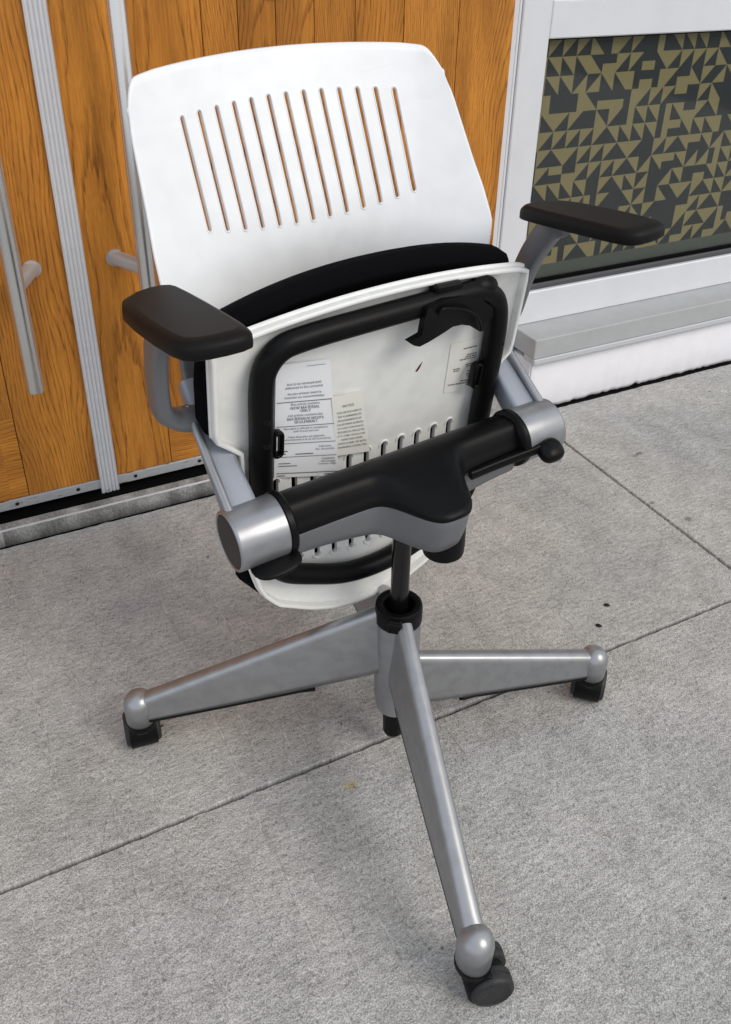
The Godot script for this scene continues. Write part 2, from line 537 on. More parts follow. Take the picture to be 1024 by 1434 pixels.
# ---------------------------------------------------------------- curved plates with real slots
# cols: [u, half slot taper, is_slot_to_the_right]; band(u) -> [low, slot low, slot high, high]
func slotted(sh: Shape, cols: Array, band: Callable, A: Callable, Z: Callable, thick: float, sub: Array):
	var nc := cols.size()
	var rows: int = sub[0] + sub[1] + sub[2] + 1
	var F := []; var K := []
	for c in cols:
		var bd: Array = band.call(c[0])
		var s0: float = bd[1] + c[1]; var s1: float = bd[2] - c[1]
		var ys := []
		for k in sub[0]: ys.append(lerpf(bd[0], s0, float(k) / sub[0]))
		for k in sub[1]: ys.append(lerpf(s0, s1, float(k) / sub[1]))
		for k in sub[2] + 1: ys.append(lerpf(s1, bd[3], float(k) / sub[2]))
		var f := PackedVector3Array(); var b := PackedVector3Array()
		for y in ys:
			var a: float = A.call(c[0], y)
			var q := Vector3(a, y, Z.call(a, y))
			var da: float = (Z.call(a + 0.002, y) - Z.call(a - 0.002, y)) / 0.004
			var dy: float = (Z.call(a, y + 0.002) - Z.call(a, y - 0.002)) / 0.004
			var nn := Vector3(-da, -dy, 1.0).normalized()
			f.append(q); b.append(q - nn * thick)
		F.append(f); K.append(b)
	var solid := func(i: int, j: int) -> bool:
		if i < 0 or j < 0 or i >= nc - 1 or j >= rows - 1: return false
		return not (cols[i][2] and j >= sub[0] and j < sub[0] + sub[1])
	for i in nc - 1:
		for j in rows - 1:
			if not solid.call(i, j): continue
			sh.quad(F[i][j], F[i][j + 1], F[i + 1][j + 1], F[i + 1][j], 1)
			sh.quad(K[i][j], K[i + 1][j], K[i + 1][j + 1], K[i][j + 1], 1)
			for e in [[-1, 0, i, j + 1, i, j], [1, 0, i + 1, j, i + 1, j + 1], [0, -1, i, j, i + 1, j], [0, 1, i + 1, j + 1, i, j + 1]]:
				if solid.call(i + e[0], j + e[1]): continue
				var p0: Vector3 = F[e[2]][e[3]]; var p1: Vector3 = F[e[4]][e[5]]
				var q0: Vector3 = K[e[2]][e[3]]; var q1: Vector3 = K[e[4]][e[5]]
				var outer: bool = i + e[0] < 0 or i + e[0] >= nc - 1 or j + e[1] < 0 or j + e[1] >= rows - 1
				if outer:
					var o0 := bulge(F, e[2], e[3], nc, rows) * thick * 0.45; var o1 := bulge(F, e[4], e[5], nc, rows) * thick * 0.45
					var m0 := p0.lerp(q0, 0.5) + o0; var m1 := p1.lerp(q1, 0.5) + o1
					sh.quad(p0, p1, m1, m0, 1); sh.quad(m0, m1, q1, q0, 1)
				else:
					sh.quad(p0, p1, q1, q0, 5)
	sh.close()

func bulge(F: Array, i: int, j: int, nc: int, rows: int) -> Vector3:
	var v := Vector3.ZERO
	if i == 0: v += (F[0][j] - F[1][j]).normalized()
	if i == nc - 1: v += (F[nc - 1][j] - F[nc - 2][j]).normalized()
	if j == 0: v += (F[i][0] - F[i][1]).normalized()
	if j == rows - 1: v += (F[i][rows - 1] - F[i][rows - 2]).normalized()
	return v.normalized()

func slot_columns(centres: Array, r: float, lim: float, edge: Array) -> Array:
	var cols := []
	for e in edge: cols.append([-e, r, false])
	for k in centres.size():
		var c: float = centres[k]
		for q in [[-1.0, 1.0, true], [-0.7, 0.29, true], [0.0, 0.0, true], [0.7, 0.29, true], [1.0, 1.0, false]]:
			cols.append([c + q[0] * r, q[1] * r, q[2]])
		if k + 1 < centres.size(): cols.append([(c + centres[k + 1]) / 2.0, r, false])
	var rev := edge.duplicate(); rev.reverse()
	for e in rev: cols.append([e, r, false])
	return cols

# ---------------------------------------------------------------- the chair
func back_w(y: float) -> float:
	return table(y, [[0.60, 0.165], [0.66, 0.19], [0.70, 0.208], [0.735, 0.222], [0.757, 0.2285], [0.765, 0.2288], [0.80, 0.2265], [0.832, 0.222], [0.905, 0.2145], [0.96, 0.2065], [1.0, 0.2]])
func back_a(u: float, y: float) -> float:
	var s := absf(u)
	if s < 0.165: return u
	return signf(u) * (0.165 + (s - 0.165) * (back_w(y) - 0.165) / 0.066)
func back_z(a: float, y: float) -> float:
	var crease := lerpf(0.125, 0.188, clampf((y - 0.72) / 0.22, 0.0, 1.0))
	var e := maxf(0.0, absf(a) - crease)
	var low := maxf(0.0, 0.80 - y)
	return -0.19 - 0.42 * (y - 0.8) + 0.9 * (a * a - 0.0219) + 0.17 * e - 3.2 * low * low * (1.0 - minf(1.0, a * a / 0.045))

func pan_w(y: float) -> float:
	return lerpf(0.186, 0.2175, smoothstep(0.566, 0.602, y)) if y > 0.5 else table(y, [[0.30, 0.183], [0.5, 0.186]])
func pan_a(u: float, y: float) -> float:
	var s := absf(u)
	if s < 0.15: return u
	return signf(u) * (0.15 + (s - 0.15) * (pan_w(y) - 0.15) / 0.068)
func pan_z(_a: float, y: float) -> float:
	if y > 0.5: return -0.044 + 0.17 * (y - 0.725)
	return -0.08225 + 0.17 * (y - 0.5) * clampf((y - 0.40) / 0.1, 0.0, 1.0) * 0.5
func pan_low(u: float) -> float:
	return table(absf(u), [[0.0, 0.245], [0.03, 0.2455], [0.07, 0.256], [0.10, 0.269], [0.14, 0.293], [0.165, 0.308], [0.19, 0.325], [0.207, 0.347], [0.218, 0.383]])
func pan_high(u: float) -> float:
	var e := maxf(0.0, absf(u) - 0.20)
	return 0.744 - 0.38 * u * u - e * e * 9.0

func text_mesh(lines: Array, quad_pts: Array, m: Material, parent: Node):
	# lines: [text, u, v, height, bold?]; u,v in the sheet's unit square; set on the sheet's own four corners (tl, tr, br, bl)
	var sh := Shape.new()
	var font := SystemFont.new(); font.font_names = PackedStringArray(["Droid Sans"])
	var wdt: float = (quad_pts[1] - quad_pts[0]).length(); var hgt: float = (quad_pts[3] - quad_pts[0]).length()
	for l in lines:
		var tm := TextMesh.new()
		tm.font = font; tm.font_size = 12; tm.text = l[0]; tm.depth = 0.0; tm.curve_step = 4.0
		tm.pixel_size = l[3] / 12.0
		tm.horizontal_alignment = HORIZONTAL_ALIGNMENT_CENTER if l.size() < 5 else (HORIZONTAL_ALIGNMENT_RIGHT if l[4] > 0 else HORIZONTAL_ALIGNMENT_LEFT)
		if tm.get_surface_count() == 0: continue
		var ar := tm.surface_get_arrays(0)
		var vs: PackedVector3Array = ar[Mesh.ARRAY_VERTEX]
		var ix: PackedInt32Array = ar[Mesh.ARRAY_INDEX] if ar[Mesh.ARRAY_INDEX] != null else PackedInt32Array(range(vs.size()))
		var P := func(v: Vector3) -> Vector3:
			var uu: float = l[1] + v.x / wdt; var vv: float = l[2] - v.y / hgt
			return quad_pts[0].lerp(quad_pts[1], uu).lerp(quad_pts[3].lerp(quad_pts[2], uu), vv) + Vector3(0, 0, 0.0009)
		for i in range(0, ix.size() - 2, 3):
			sh.tri(P.call(vs[ix[i]]), P.call(vs[ix[i + 1]]), P.call(vs[ix[i + 2]]), 1)
	if sh.p.size(): part("print", sh, m, parent, true)

func sheet(pts: Array) -> Shape:
	# a thin sheet with the four corners given (tl, tr, br, bl), slightly wavy
	var sh := Shape.new()
	var n := 8
	var G := func(i: int, j: int) -> Vector3:
		var a := float(i) / n; var b := float(j) / n
		return pts[0].lerp(pts[1], a).lerp(pts[3].lerp(pts[2], a), b)
	for i in n:
		for j in n: 
			sh.quad(G.call(i, j), G.call(i + 1, j), G.call(i + 1, j + 1), G.call(i, j + 1), 1)
	var bk := Vector3(0, 0, -0.0004)
	for i in n:
		for j in n:
			sh.quad(G.call(i, j) + bk, G.call(i, j + 1) + bk, G.call(i + 1, j + 1) + bk, G.call(i + 1, j) + bk, 2)
	for k in n:
		sh.quad(G.call(k, 0), G.call(k, 0) + bk, G.call(k + 1, 0) + bk, G.call(k + 1, 0), 3)
		sh.quad(G.call(k + 1, n), G.call(k + 1, n) + bk, G.call(k, n) + bk, G.call(k, n), 3)
		sh.quad(G.call(0, k + 1), G.call(0, k + 1) + bk, G.call(0, k) + bk, G.call(0, k), 3)
		sh.quad(G.call(n, k), G.call(n, k) + bk, G.call(n, k + 1) + bk, G.call(n, k + 1), 3)
	sh.close()
	return sh

func on_pan(a: float, y: float, lift := 0.0) -> Vector3:
	return Vector3(a, y, pan_z(a, y) + lift)

func rule_lines(rows: Array, c: Array, m: Material, parent: Node, called := "print_rule"):
	# thin printed rules or illegible rows of type: [v, u0, u1, thickness]
	var sh := Shape.new()
	for r in rows:
		var P := func(uu: float, vv: float) -> Vector3:
			return c[0].lerp(c[1], uu).lerp(c[3].lerp(c[2], uu), vv) + Vector3(0, 0, 0.0007)
		sh.quad(P.call(r[1], r[0]), P.call(r[2], r[0]), P.call(r[2], r[0] + r[3]), P.call(r[1], r[0] + r[3]), 1)
	part(called, sh, m, parent, true).set_meta("kind", "stuff")

func leg_ring(dir: Vector3, s: float, yt: float, yb: float, wt: float, wb: float) -> PackedVector3Array:
	var side := Vector3(dir.z, 0, -dir.x)
	var r := PackedVector3Array()
	var h := yt - yb
	for q in [[-wb, 0.0], [-wb, 0.12], [-lerpf(wb, wt, 0.55), 0.55], [-wt * 1.08, 1.0 - minf(0.3, 0.012 / h)], [-wt * 0.95, 1.0 - minf(0.12, 0.0052 / h)], [-wt * 0.62, 1.0 - 0.0018 / h], [0.0, 1.0], [wt * 0.62, 1.0 - 0.0018 / h], [wt * 0.95, 1.0 - minf(0.12, 0.0052 / h)], [wt * 1.08, 1.0 - minf(0.3, 0.012 / h)], [lerpf(wb, wt, 0.55), 0.55], [wb, 0.12], [wb, 0.0]]:
		r.append(dir * s + side * q[0] + Vector3(0, yb + h * q[1], 0))
	return r

func build_base(chair: Node3D):
	var sh := Shape.new()
	sh.lathe(Vector3.ZERO, Vector3.UP, [[0.0, 0.088, 2], [0.024, 0.088, 2], [0.027, 0.091, 1], [0.0315, 0.12, 1], [0.0325, 0.2, 1], [0.0325, 0.262, 3], [0.013, 0.262, 3], [0.0, 0.262]], 40)
	part("hub", sh, M.silver, chair)
	sh = Shape.new()
	sh.lathe(Vector3.ZERO, Vector3.UP, [[0.0, 0.03, 2], [0.0125, 0.03, 2], [0.0155, 0.036, 1], [0.0175, 0.094, 2], [0.0, 0.094]], 28)
	part("column_foot", sh, M.black_gloss, chair)
	sh = Shape.new()
	sh.lathe(Vector3.ZERO, Vector3.UP, [[0.0145, 0.262, 1], [0.033, 0.262, 1], [0.0335, 0.264, 1], [0.0335, 0.283, 2], [0.0325, 0.289, 3], [0.030, 0.2905, 4], [0.0235, 0.2905, 4], [0.021, 0.286, 5], [0.0195, 0.272, 5], [0.0145, 0.2705, 5], [0.0145, 0.262]], 40)
	var col := part("collar", sh, M.black, chair)
	sh = Shape.new()
	sh.box(Vector3(-0.024, 0.278, 0.026), Vector3(0.019, 0.022, 0.009), 0.002, Basis(Vector3.UP, -0.75))
	sh.box(Vector3(-0.0265, 0.284, 0.029), Vector3(0.022, 0.007, 0.007), 0.002, Basis(Vector3.UP, -0.75))
	part("clip", sh, M.black_gloss, col)
	sh = Shape.new()
	sh.lathe(Vector3.ZERO, Vector3.UP, [[0.0, 0.263, 2], [0.0128, 0.263, 1], [0.0128, 0.47, 2], [0.0, 0.47]], 28)
	part("gas_column", sh, M.column, chair)
	# legs: [angle, length to the swivel, root top, root bottom, caster turn]
	var specs := [[-115.0, 0.3815, 0.287, 0.176, 168.0], [-13.6, 0.369, 0.289, 0.168, 70.0], [79.2, 0.334, 0.190, 0.102, 130.0], [167.0, 0.36, 0.285, 0.17, 120.0]]
	for sp in specs:
		var ang: float = deg_to_rad(sp[0]) - YAW
		var dir := Vector3(sin(ang), 0, cos(ang))
		var L: float = sp[1]
		sh = Shape.new()
		var rings := []
		for k in 25:
			var t := k / 24.0
			var s := lerpf(0.022, L - 0.004, t)
			var yt := lerpf(sp[2], 0.113, t)
			var yb := lerpf(sp[3], 0.073, pow(t, 0.92))
			rings.append(leg_ring(dir, s, yt, yb, lerpf(0.0105, 0.0125, t), lerpf(0.0185, 0.0145, t)))
		sh.loft(rings)
		var leg := part("leg", sh, M.silver_worn, chair)
		sh = Shape.new()
		rings = []
		for k in 13:
			var t := lerpf(0.12 if sp[4] == 70.0 else 0.27, 0.97, k / 12.0)
			var s := lerpf(0.022, L - 0.004, t)
			var yb := lerpf(sp[3], 0.073, pow(t, 0.92)) - 0.0005
			var wb := lerpf(0.0190, 0.0150, t)
			var side := Vector3(dir.z, 0, -dir.x)
			var drop := 0.009 if k == 0 else 0.0058
			rings.append(PackedVector3Array([dir * s - side * wb + Vector3(0, yb, 0), dir * s + side * wb + Vector3(0, yb, 0), dir * s + side * wb * 0.9 + Vector3(0, yb - drop, 0), dir * s - side * wb * 0.9 + Vector3(0, yb - drop, 0)]))
		sh.loft(rings)
		if sp[4] != 70.0:
			sh.box(dir * lerpf(0.022, L, 0.28) + Vector3(0, lerpf(sp[3], 0.073, pow(0.28, 0.92)) - 0.014, 0), Vector3(0.012, 0.016, 0.009), 0.002, Basis(Vector3.UP, ang))
		part("underside_strip", sh, M.black, leg)
		sh = Shape.new()
		var c := dir * L
		var pr := [[0.0, 0.064, 2], [0.0213, 0.064, 2]]
		for k in 10:
			var th := PI / 2 * k / 9.0
			pr.append([0.0224 * cos(th), 0.0965 + 0.0224 * sin(th), 1])
		sh.lathe(c, Vector3.UP, pr, 32)
		part("end_dome", sh, M.silver_worn, leg)
		# twin wheel caster
		var tr: float = deg_to_rad(sp[4])
		var ax := Vector3(cos(tr), 0, -sin(tr))           # wheel axle
		var fw := Vector3(sin(tr), 0, cos(tr))            # trail: from the swivel to the wheels
		var wc := c + fw * 0.020 + Vector3(0, 0.0268, 0)
		sh = Shape.new()
		var hr := []
		for side_x in [-0.0205, -0.0195, 0.0195, 0.0205]:
			var r := PackedVector3Array()
			var R := 0.0305 if absf(side_x) < 0.020 else 0.0295
			for k in 15:
				var th := deg_to_rad(lerpf(96.0, 236.0, k / 14.0))
				r.append(wc + ax * side_x - fw * -cos(th) * R + Vector3(0, sin(th) * R, 0))
			for k in 15:
				var th := deg_to_rad(lerpf(236.0, 96.0, k / 14.0))
				r.append(wc + ax * side_x - fw * -cos(th) * 0.0272 + Vector3(0, sin(th) * 0.0272, 0))
			hr.append(r)
		for k in 3:
			var A: PackedVector3Array = hr[k]; var B: PackedVector3Array = hr[k + 1]
			for j in 30: sh.quad(A[j], B[j], B[(j + 1) % 30], A[(j + 1) % 30], 1)
		for e in [0, 3]:
			for j in 14:
				if e == 0: sh.quad(hr[e][j], hr[e][j + 1], hr[e][28 - j], hr[e][29 - j], 2)
				else: sh.quad(hr[e][j], hr[e][29 - j], hr[e][28 - j], hr[e][j + 1], 2)
		sh.close()
		sh.lathe(c, Vector3.UP, [[0.0, 0.048, 1], [0.0195, 0.050, 1], [0.0222, 0.056, 2], [0.0222, 0.0632, 3], [0.0, 0.0632]], 28)
		sh.lathe(wc - ax * 0.0045, ax, [[0.0, 0.0, 2], [0.021, 0.0, 1], [0.021, 0.009, 3], [0.0, 0.009]], 28)
		var cas := part("caster_hood", sh, M.black, chair)
		for s2 in [-1.0, 1.0]:
			sh = Shape.new()
			sh.lathe(wc + ax * s2 * 0.0055, ax * s2, [[0.0, 0.0, 2], [0.0255, 0.0, 2], [0.0268, 0.0015, 1], [0.0268, 0.0075, 4], [0.0252, 0.0078, 4], [0.0252, 0.0092, 4], [0.0268, 0.0095, 1], [0.0268, 0.0155, 1], [0.0258, 0.0190, 1], [0.0228, 0.0210, 1], [0.0205, 0.0212, 3], [0.0195, 0.0200, 3], [0.008, 0.0206, 3], [0.0, 0.0208]], 36)
			part("wheel", sh, M.wheel, cas)

func build_upper(chair: Node3D):
	# back shell
	var sh := Shape.new()
	var cen := []
	for k in 13: cen.append(-0.1452 + 0.0242 * k)
	var cols := slot_columns(cen, 0.0026, 0.165, [0.231, 0.2302, 0.229, 0.227, 0.2245, 0.2215, 0.218, 0.2135, 0.208, 0.20, 0.187, 0.175, 0.165, 0.155])
	var band := func(u: float) -> Array:
		var e := maxf(0.0, (absf(u) - 0.199) / 0.032)
		var ec := maxf(0.0, (absf(u) - 0.16) / 0.071)
		var uu := minf(absf(u), 0.165)
		return [0.605 + 0.07 * ec * ec, 0.780 + 0.80 * uu * uu, 0.926 - 0.33 * uu * uu, 0.9745 - 0.235 * u * u - 0.026 * pow(e, 3.4)]
	slotted(sh, cols, band, back_a, back_z, 0.0046, [14, 10, 6])
	var back := part("back_shell", sh, M.shell, chair, true)
	for c in cen:
		sh = Shape.new()
		var bd: Array = band.call(c)
		var loop_pts := PackedVector3Array()
		for k in 9:
			var th := PI * k / 8.0
			loop_pts.append(Vector3(c + cos(th) * 0.0036, bd[2] - 0.0026 + sin(th) * 0.0036, 0))
		for k in range(1, 8): loop_pts.append(Vector3(c - 0.0036, lerpf(bd[2] - 0.0026, bd[1] + 0.0026, k / 8.0), 0))
		for k in 9:
			var th := PI + PI * k / 8.0
			loop_pts.append(Vector3(c + cos(th) * 0.0036, bd[1] + 0.0026 + sin(th) * 0.0036, 0))
		for k in range(1, 8): loop_pts.append(Vector3(c + 0.0036, lerpf(bd[1] + 0.0026, bd[2] - 0.0026, k / 8.0), 0))
		var lp3 := PackedVector3Array()
		for q in loop_pts: lp3.append(Vector3(q.x, q.y, back_z(q.x, q.y)))
		sh.sweep(lp3, circle(0.00095, 6), Vector3(0, 0.3, 1), true)
		part("slot_rim", sh, M.shell, back, true)
	# thicker bead behind the shell's edge
	sh = Shape.new()
	var bead := []
	for k in 41:
		var u := 0.2285 * sin(PI / 2 * lerpf(-1.0, 1.0, k / 40.0))
		var y: float = band.call(u)[3] - 0.0030
		bead.append(Vector3(back_a(u, y) * 0.984, y - 0.001, back_z(back_a(u, y), y) - 0.0062))
	for k in range(1, 16):
		var y := lerpf(0.935, 0.70, k / 15.0)
		bead.append(Vector3(back_a(0.2285, y) * 0.988, y, back_z(back_a(0.2285, y), y) - 0.0065))
		bead.insert(0, Vector3(back_a(-0.2285, y) * 0.988, y, back_z(back_a(-0.2285, y), y) - 0.0065))
	sh.sweep(PackedVector3Array(bead), circle(0.0036, 8), Vector3(0, 0.3, 1))
	part("edge_bead", sh, M.shell, back, true)

	# seat pan, flipped up, seen from below
	sh = Shape.new()
	cen = []
	for k in 11: cen.append(-0.1360 + 0.0272 * k)
	cols = slot_columns(cen, 0.0042, 0.15, [0.218, 0.2155, 0.211, 0.203, 0.192, 0.178, 0.165, 0.15])
	var pb := func(u: float) -> Array: return [pan_low(u), 0.343 + 1.5 * minf(u * u, 0.02), 0.503, pan_high(u)]
	slotted(sh, cols, pb, pan_a, pan_z, 0.007, [8, 8, 22])
	var pan := part("seat_pan", sh, M.pan, chair, true)
	sh = Shape.new()
	var rim := []
	for k in 33:                                       # up the left side, over the top, down the right side, back along the lip
		var u := lerpf(-0.2165, 0.2165, k / 32.0)
		rim.append(Vector3(pan_a(u, pan_high(u)) * 0.993, pan_high(u) - 0.003, 0))
	for k in range(1, 25):
		var y := lerpf(0.722, 0.39, k / 24.0)
		rim.append(Vector3(pan_a(0.2165, y), y, 0))
	for k in 33:
		var u := lerpf(0.2165, -0.2165, k / 32.0)
		rim.append(Vector3(pan_a(u, pan_low(u)) * 0.985, pan_low(u) + 0.003, 0))
	for k in range(1, 25):
		var y := lerpf(0.39, 0.722, k / 24.0)
		rim.append(Vector3(pan_a(-0.2165, y), y, 0))
	var rp := PackedVector3Array()
	for q in rim: rp.append(q + Vector3(0, 0, pan_z(q.x, q.y) + 0.0045))
	sh.sweep(rp, rrect(0.0062, 0.0135, 0.0022, 2), Vector3(0, 0, 1), true)
	part("rim", sh, M.pan, pan, true)
	# raised collars round the slots
	for c in cen:
		for yy in [0.503, 0.343 + 1.5 * c * c]:
			sh = Shape.new()
			var arc := PackedVector3Array()
			for k in 9:
				var th := PI * k / 8.0 * (1.0 if yy > 0.4 else -1.0)
				arc.append(on_pan(c + cos(th) * 0.0068, yy - (0.006 if yy > 0.4 else -0.006) + sin(th) * 0.0085, 0.0008))
			sh.sweep(arc, circle(0.0016, 6), Vector3(0, 0, 1))
			part("slot_edge", sh, M.pan, pan, true)

	# cushion behind the pan
	sh = Shape.new()
	var outl := PackedVector2Array()
	for k in 25:
		var u := lerpf(-1.0, 1.0, k / 24.0)
		outl.append(Vector2(u * 0.222, 0.777 - 0.040 * pow(absf(u), 2.2) - 0.05 * pow(maxf(0.0, absf(u) - 0.86) / 0.14, 2.2)))
	for k in 14:
		var y := lerpf(0.665, 0.345, k / 13.0)
		outl.append(Vector2(pan_w(y) + 0.0065, y))
	for k in 13:
		var u := lerpf(0.9, -0.9, k / 12.0)
		outl.append(Vector2(u * 0.182, 0.245 + 0.085 * pow(absf(u), 3.0)))
	for k in 14:
		var y := lerpf(0.345, 0.665, k / 13.0)
		outl.append(Vector2(-pan_w(y) - 0.0065, y))
	var rings := []
	for q in [[0.05, 0.034], [0.018, 0.0], [0.006, 0.003], [0.0, 0.014], [0.0, 0.026], [0.006, 0.040], [0.018, 0.052], [0.04, 0.062], [0.08, 0.068]]:
		var o := inset(outl, q[0])
		var r := PackedVector3Array()
		for v in o: r.append(Vector3(v.x, v.y, pan_z(v.x, v.y) - 0.0085 - q[1]))
		rings.append(r)
	sh.loft(rings, false, true, false)
	part("seat_cushion", sh, M.fabric, chair, true)

	# black tube loop under the seat
	sh = Shape.new()
	var loop := []
	var tp := [[-0.1635, 0.60], [-0.1635, 0.655], [-0.1585, 0.688], [-0.140, 0.7085], [-0.108, 0.714], [-0.05, 0.7155], [0.05, 0.716], [0.105, 0.7155], [0.140, 0.7115], [0.163, 0.693], [0.1725, 0.66], [0.1755, 0.61], [0.176, 0.52], [0.172, 0.44], [0.164, 0.40], [0.145, 0.365], [0.105, 0.336], [0.05, 0.318], [0.0, 0.313], [-0.05, 0.320], [-0.10, 0.341], [-0.140, 0.364], [-0.158, 0.395], [-0.163, 0.44], [-0.1635, 0.52]]
	for q in tp: loop.append(on_pan(q[0], q[1], 0.016))
	sh.sweep(smooth_path(loop, 6, true), circle(0.0148, 16, 1.0, 1.0), Vector3(0, 0, 1), true)
	var tube := part("seat_frame_tube", sh, M.black, chair, true)
	for q in [[-0.1635, 0.62], [-0.1635, 0.585], [0.1765, 0.63], [-0.1635, 0.50]]:
		sh = Shape.new()
		sh.lathe(on_pan(q[0], q[1], 0.0295), Vector3(0, 0, 1), [[0.0, -0.002, 1], [0.0045, -0.002, 1], [0.0045, 0.0012, 1], [0.003, 0.002, 2], [0.0, 0.001]], 12)
		part("rivet", sh, M.black_gloss, tube, true)
	sh = Shape.new()
	sh.box(on_pan(0.083, 0.7285, 0.012), Vector3(0.040, 0.018, 0.020), 0.003, Basis(Vector3(0, 0, 1), -0.05))
	sh.ellipsoid(on_pan(0.139, 0.716, 0.014), Vector3(0.023, 0.017, 0.015))
	part("mounting_clip", sh, M.black, tube, true)
	for q in [[-0.1425, 0.573, -0.02], [0.1545, 0.581, 0.02]]:
		sh = Shape.new()
		var ringp := []
		for v in rrect(0.0105, 0.036, 0.004, 2): ringp.append(on_pan(q[0] + v.x, q[1] + v.y, 0.016))
		sh.sweep(PackedVector3Array(ringp), rrect(0.004, 0.012, 0.001, 1), Vector3(0, 0, 1), true)
		part("strap_loop", sh, M.black_gloss, tube, true)
	# release paddle hooked round the top right corner of the tube
	sh = Shape.new()
	var lp := PackedVector2Array([Vector2(0.040, 0.722), Vector2(0.038, 0.706), Vector2(0.037, 0.686), Vector2(0.020, 0.680), Vector2(0.027, 0.674), Vector2(0.036, 0.670), Vector2(0.050, 0.673), Vector2(0.071, 0.678), Vector2(0.087, 0.682), Vector2(0.102, 0.680), Vector2(0.117, 0.674), Vector2(0.134, 0.661), Vector2(0.140, 0.661), Vector2(0.139, 0.673), Vector2(0.150, 0.680), Vector2(0.146, 0.694), Vector2(0.124, 0.712), Vector2(0.095, 0.722), Vector2(0.067, 0.725)])
	sh.plate(lp, func(v): return on_pan(v.x, v.y, 0.034 + 0.004 * sin(v.x * 40.0)), Vector3(0, 0, -0.010))
	var lat := part("release_paddle", sh, M.black, chair, true)
	sh = Shape.new()
	var rib := []
	for q in [[0.058, 0.709], [0.061, 0.715], [0.071, 0.714], [0.095, 0.706], [0.115, 0.693], [0.124, 0.680], [0.128, 0.670]]: rib.append(on_pan(q[0], q[1], 0.0385))
	sh.sweep(smooth_path(rib, 4), circle(0.0022, 8), Vector3(0, 0, 1))
	part("rib", sh, M.black_gloss, lat, true)

	# paper labels on the pan
	var c1 := [on_pan(-0.139, 0.680, 0.0035), on_pan(-0.068, 0.668, 0.004), on_pan(-0.045, 0.477, 0.005), on_pan(-0.139, 0.508, 0.0025)]
	var l1 := lab(part("law_label", sheet(c1), M.paper, chair, true), "large white label with dense print and ruled boxes")
	text_mesh([["Not to be removed until", 0.5, 0.165, 0.0041], ["delivered to the consumer", 0.5, 0.195, 0.0041], ["Ne pas enlever avant la", 0.5, 0.245, 0.0041], ["livraison au consommateur", 0.5, 0.275, 0.0041],
		["This article contains", 0.5, 0.335, 0.0041], ["NEW MATERIAL", 0.5, 0.365, 0.0052], ["ONLY", 0.5, 0.392, 0.0052], ["Cet article contient des", 0.5, 0.43, 0.0041], ["MATERIAUX NEUFS", 0.5, 0.46, 0.0052], ["SEULEMENT", 0.5, 0.488, 0.0052],
		["This label is affixed in compliance", 0.5, 0.545, 0.0035], ["with Provincial Law", 0.5, 0.57, 0.0035], ["Cette étiquette est apposée", 0.5, 0.62, 0.0035], ["conformément à la loi de la province", 0.5, 0.645, 0.0035],
		["Fabricant", 0.80, 0.715, 0.0035], ["No. de permis", 0.80, 0.74, 0.0035], ["Contenu", 0.84, 0.83, 0.0041], ["Garnissage", 0.84, 0.855, 0.0035], ["Coussin siège", 0.82, 0.878, 0.0035]], c1, M.ink, l1)
	rule_lines([[0.31, 0.02, 0.98, 0.006], [0.52, 0.02, 0.98, 0.005], [0.675, 0.04, 0.98, 0.005], [0.80, 0.05, 0.98, 0.005], [0.955, 0.03, 0.98, 0.007], [0.03, 0.55, 0.9, 0.003],
		[0.745, 0.10, 0.2, 0.009], [0.77, 0.10, 0.17, 0.009], [0.775, 0.32, 0.6, 0.008], [0.86, 0.06, 0.24, 0.007], [0.885, 0.06, 0.34, 0.007], [0.978, 0.04, 0.16, 0.008], [0.976, 0.76, 0.94, 0.008]], c1, M.ink_pale, l1)
	var c2 := [on_pan(-0.064, 0.611, 0.0062), on_pan(-0.018, 0.604, 0.004), on_pan(0.003, 0.498, 0.004), on_pan(-0.051, 0.512, 0.0064)]
	var l2 := lab(part("notice_label", sheet(c2), M.paper_old, chair, true), "small white label headed NOTICE")
	text_mesh([["NOTICE", 0.5, 0.17, 0.0050], ["THIS ARTICLE MEETS", 0.5, 0.27, 0.0040], ["THE FLAMMABILITY", 0.5, 0.335, 0.0040], ["REQUIREMENTS OF", 0.5, 0.40, 0.0040], ["CALIFORNIA BUREAU", 0.5, 0.465, 0.0040], ["OF HOME FURNISHINGS", 0.5, 0.53, 0.0034], ["TECHNICAL BULLETIN", 0.5, 0.595, 0.0040], ["117. CARE SHOULD BE", 0.5, 0.66, 0.0040], ["EXERCISED NEAR", 0.5, 0.725, 0.0040], ["OPEN FLAME OR WITH", 0.5, 0.79, 0.0040], ["BURNING CIGARETTES", 0.5, 0.855, 0.0040]], c2, M.ink, l2)
	var c3 := [on_pan(0.116, 0.634, 0.001), on_pan(0.165, 0.632, 0.001), on_pan(0.170, 0.545, 0.001), on_pan(0.117, 0.555, 0.001)]
	var l3 := lab(part("maker_label", sheet(c3), M.paper_old, chair, true), "small cream label with rows of faint print, half under the tube")
	var rows := []
	var rng := RandomNumberGenerator.new(); rng.seed = 4
	for r in [[0.14, 0.45, 0.9], [0.27, 0.60, 0.92], [0.31, 0.55, 0.92], [0.35, 0.38, 0.92], [0.46, 0.6, 0.92], [0.50, 0.62, 0.92], [0.52, 0.2, 0.42], [0.56, 0.22, 0.4], [0.60, 0.68, 0.92], [0.66, 0.66, 0.92], [0.70, 0.70, 0.92], [0.78, 0.5, 0.92], [0.83, 0.1, 0.92], [0.87, 0.7, 0.92]]:
		var x: float = r[1]
		while x < r[2]:
			var w := rng.randf_range(0.04, 0.10)
			rows.append([r[0], x, minf(x + w, r[2]), 0.020])
			x += w + 0.02
	rule_lines(rows, c3, M.ink_pale, l3, "print")
	# brown scuff on the pan
	sh = Shape.new()
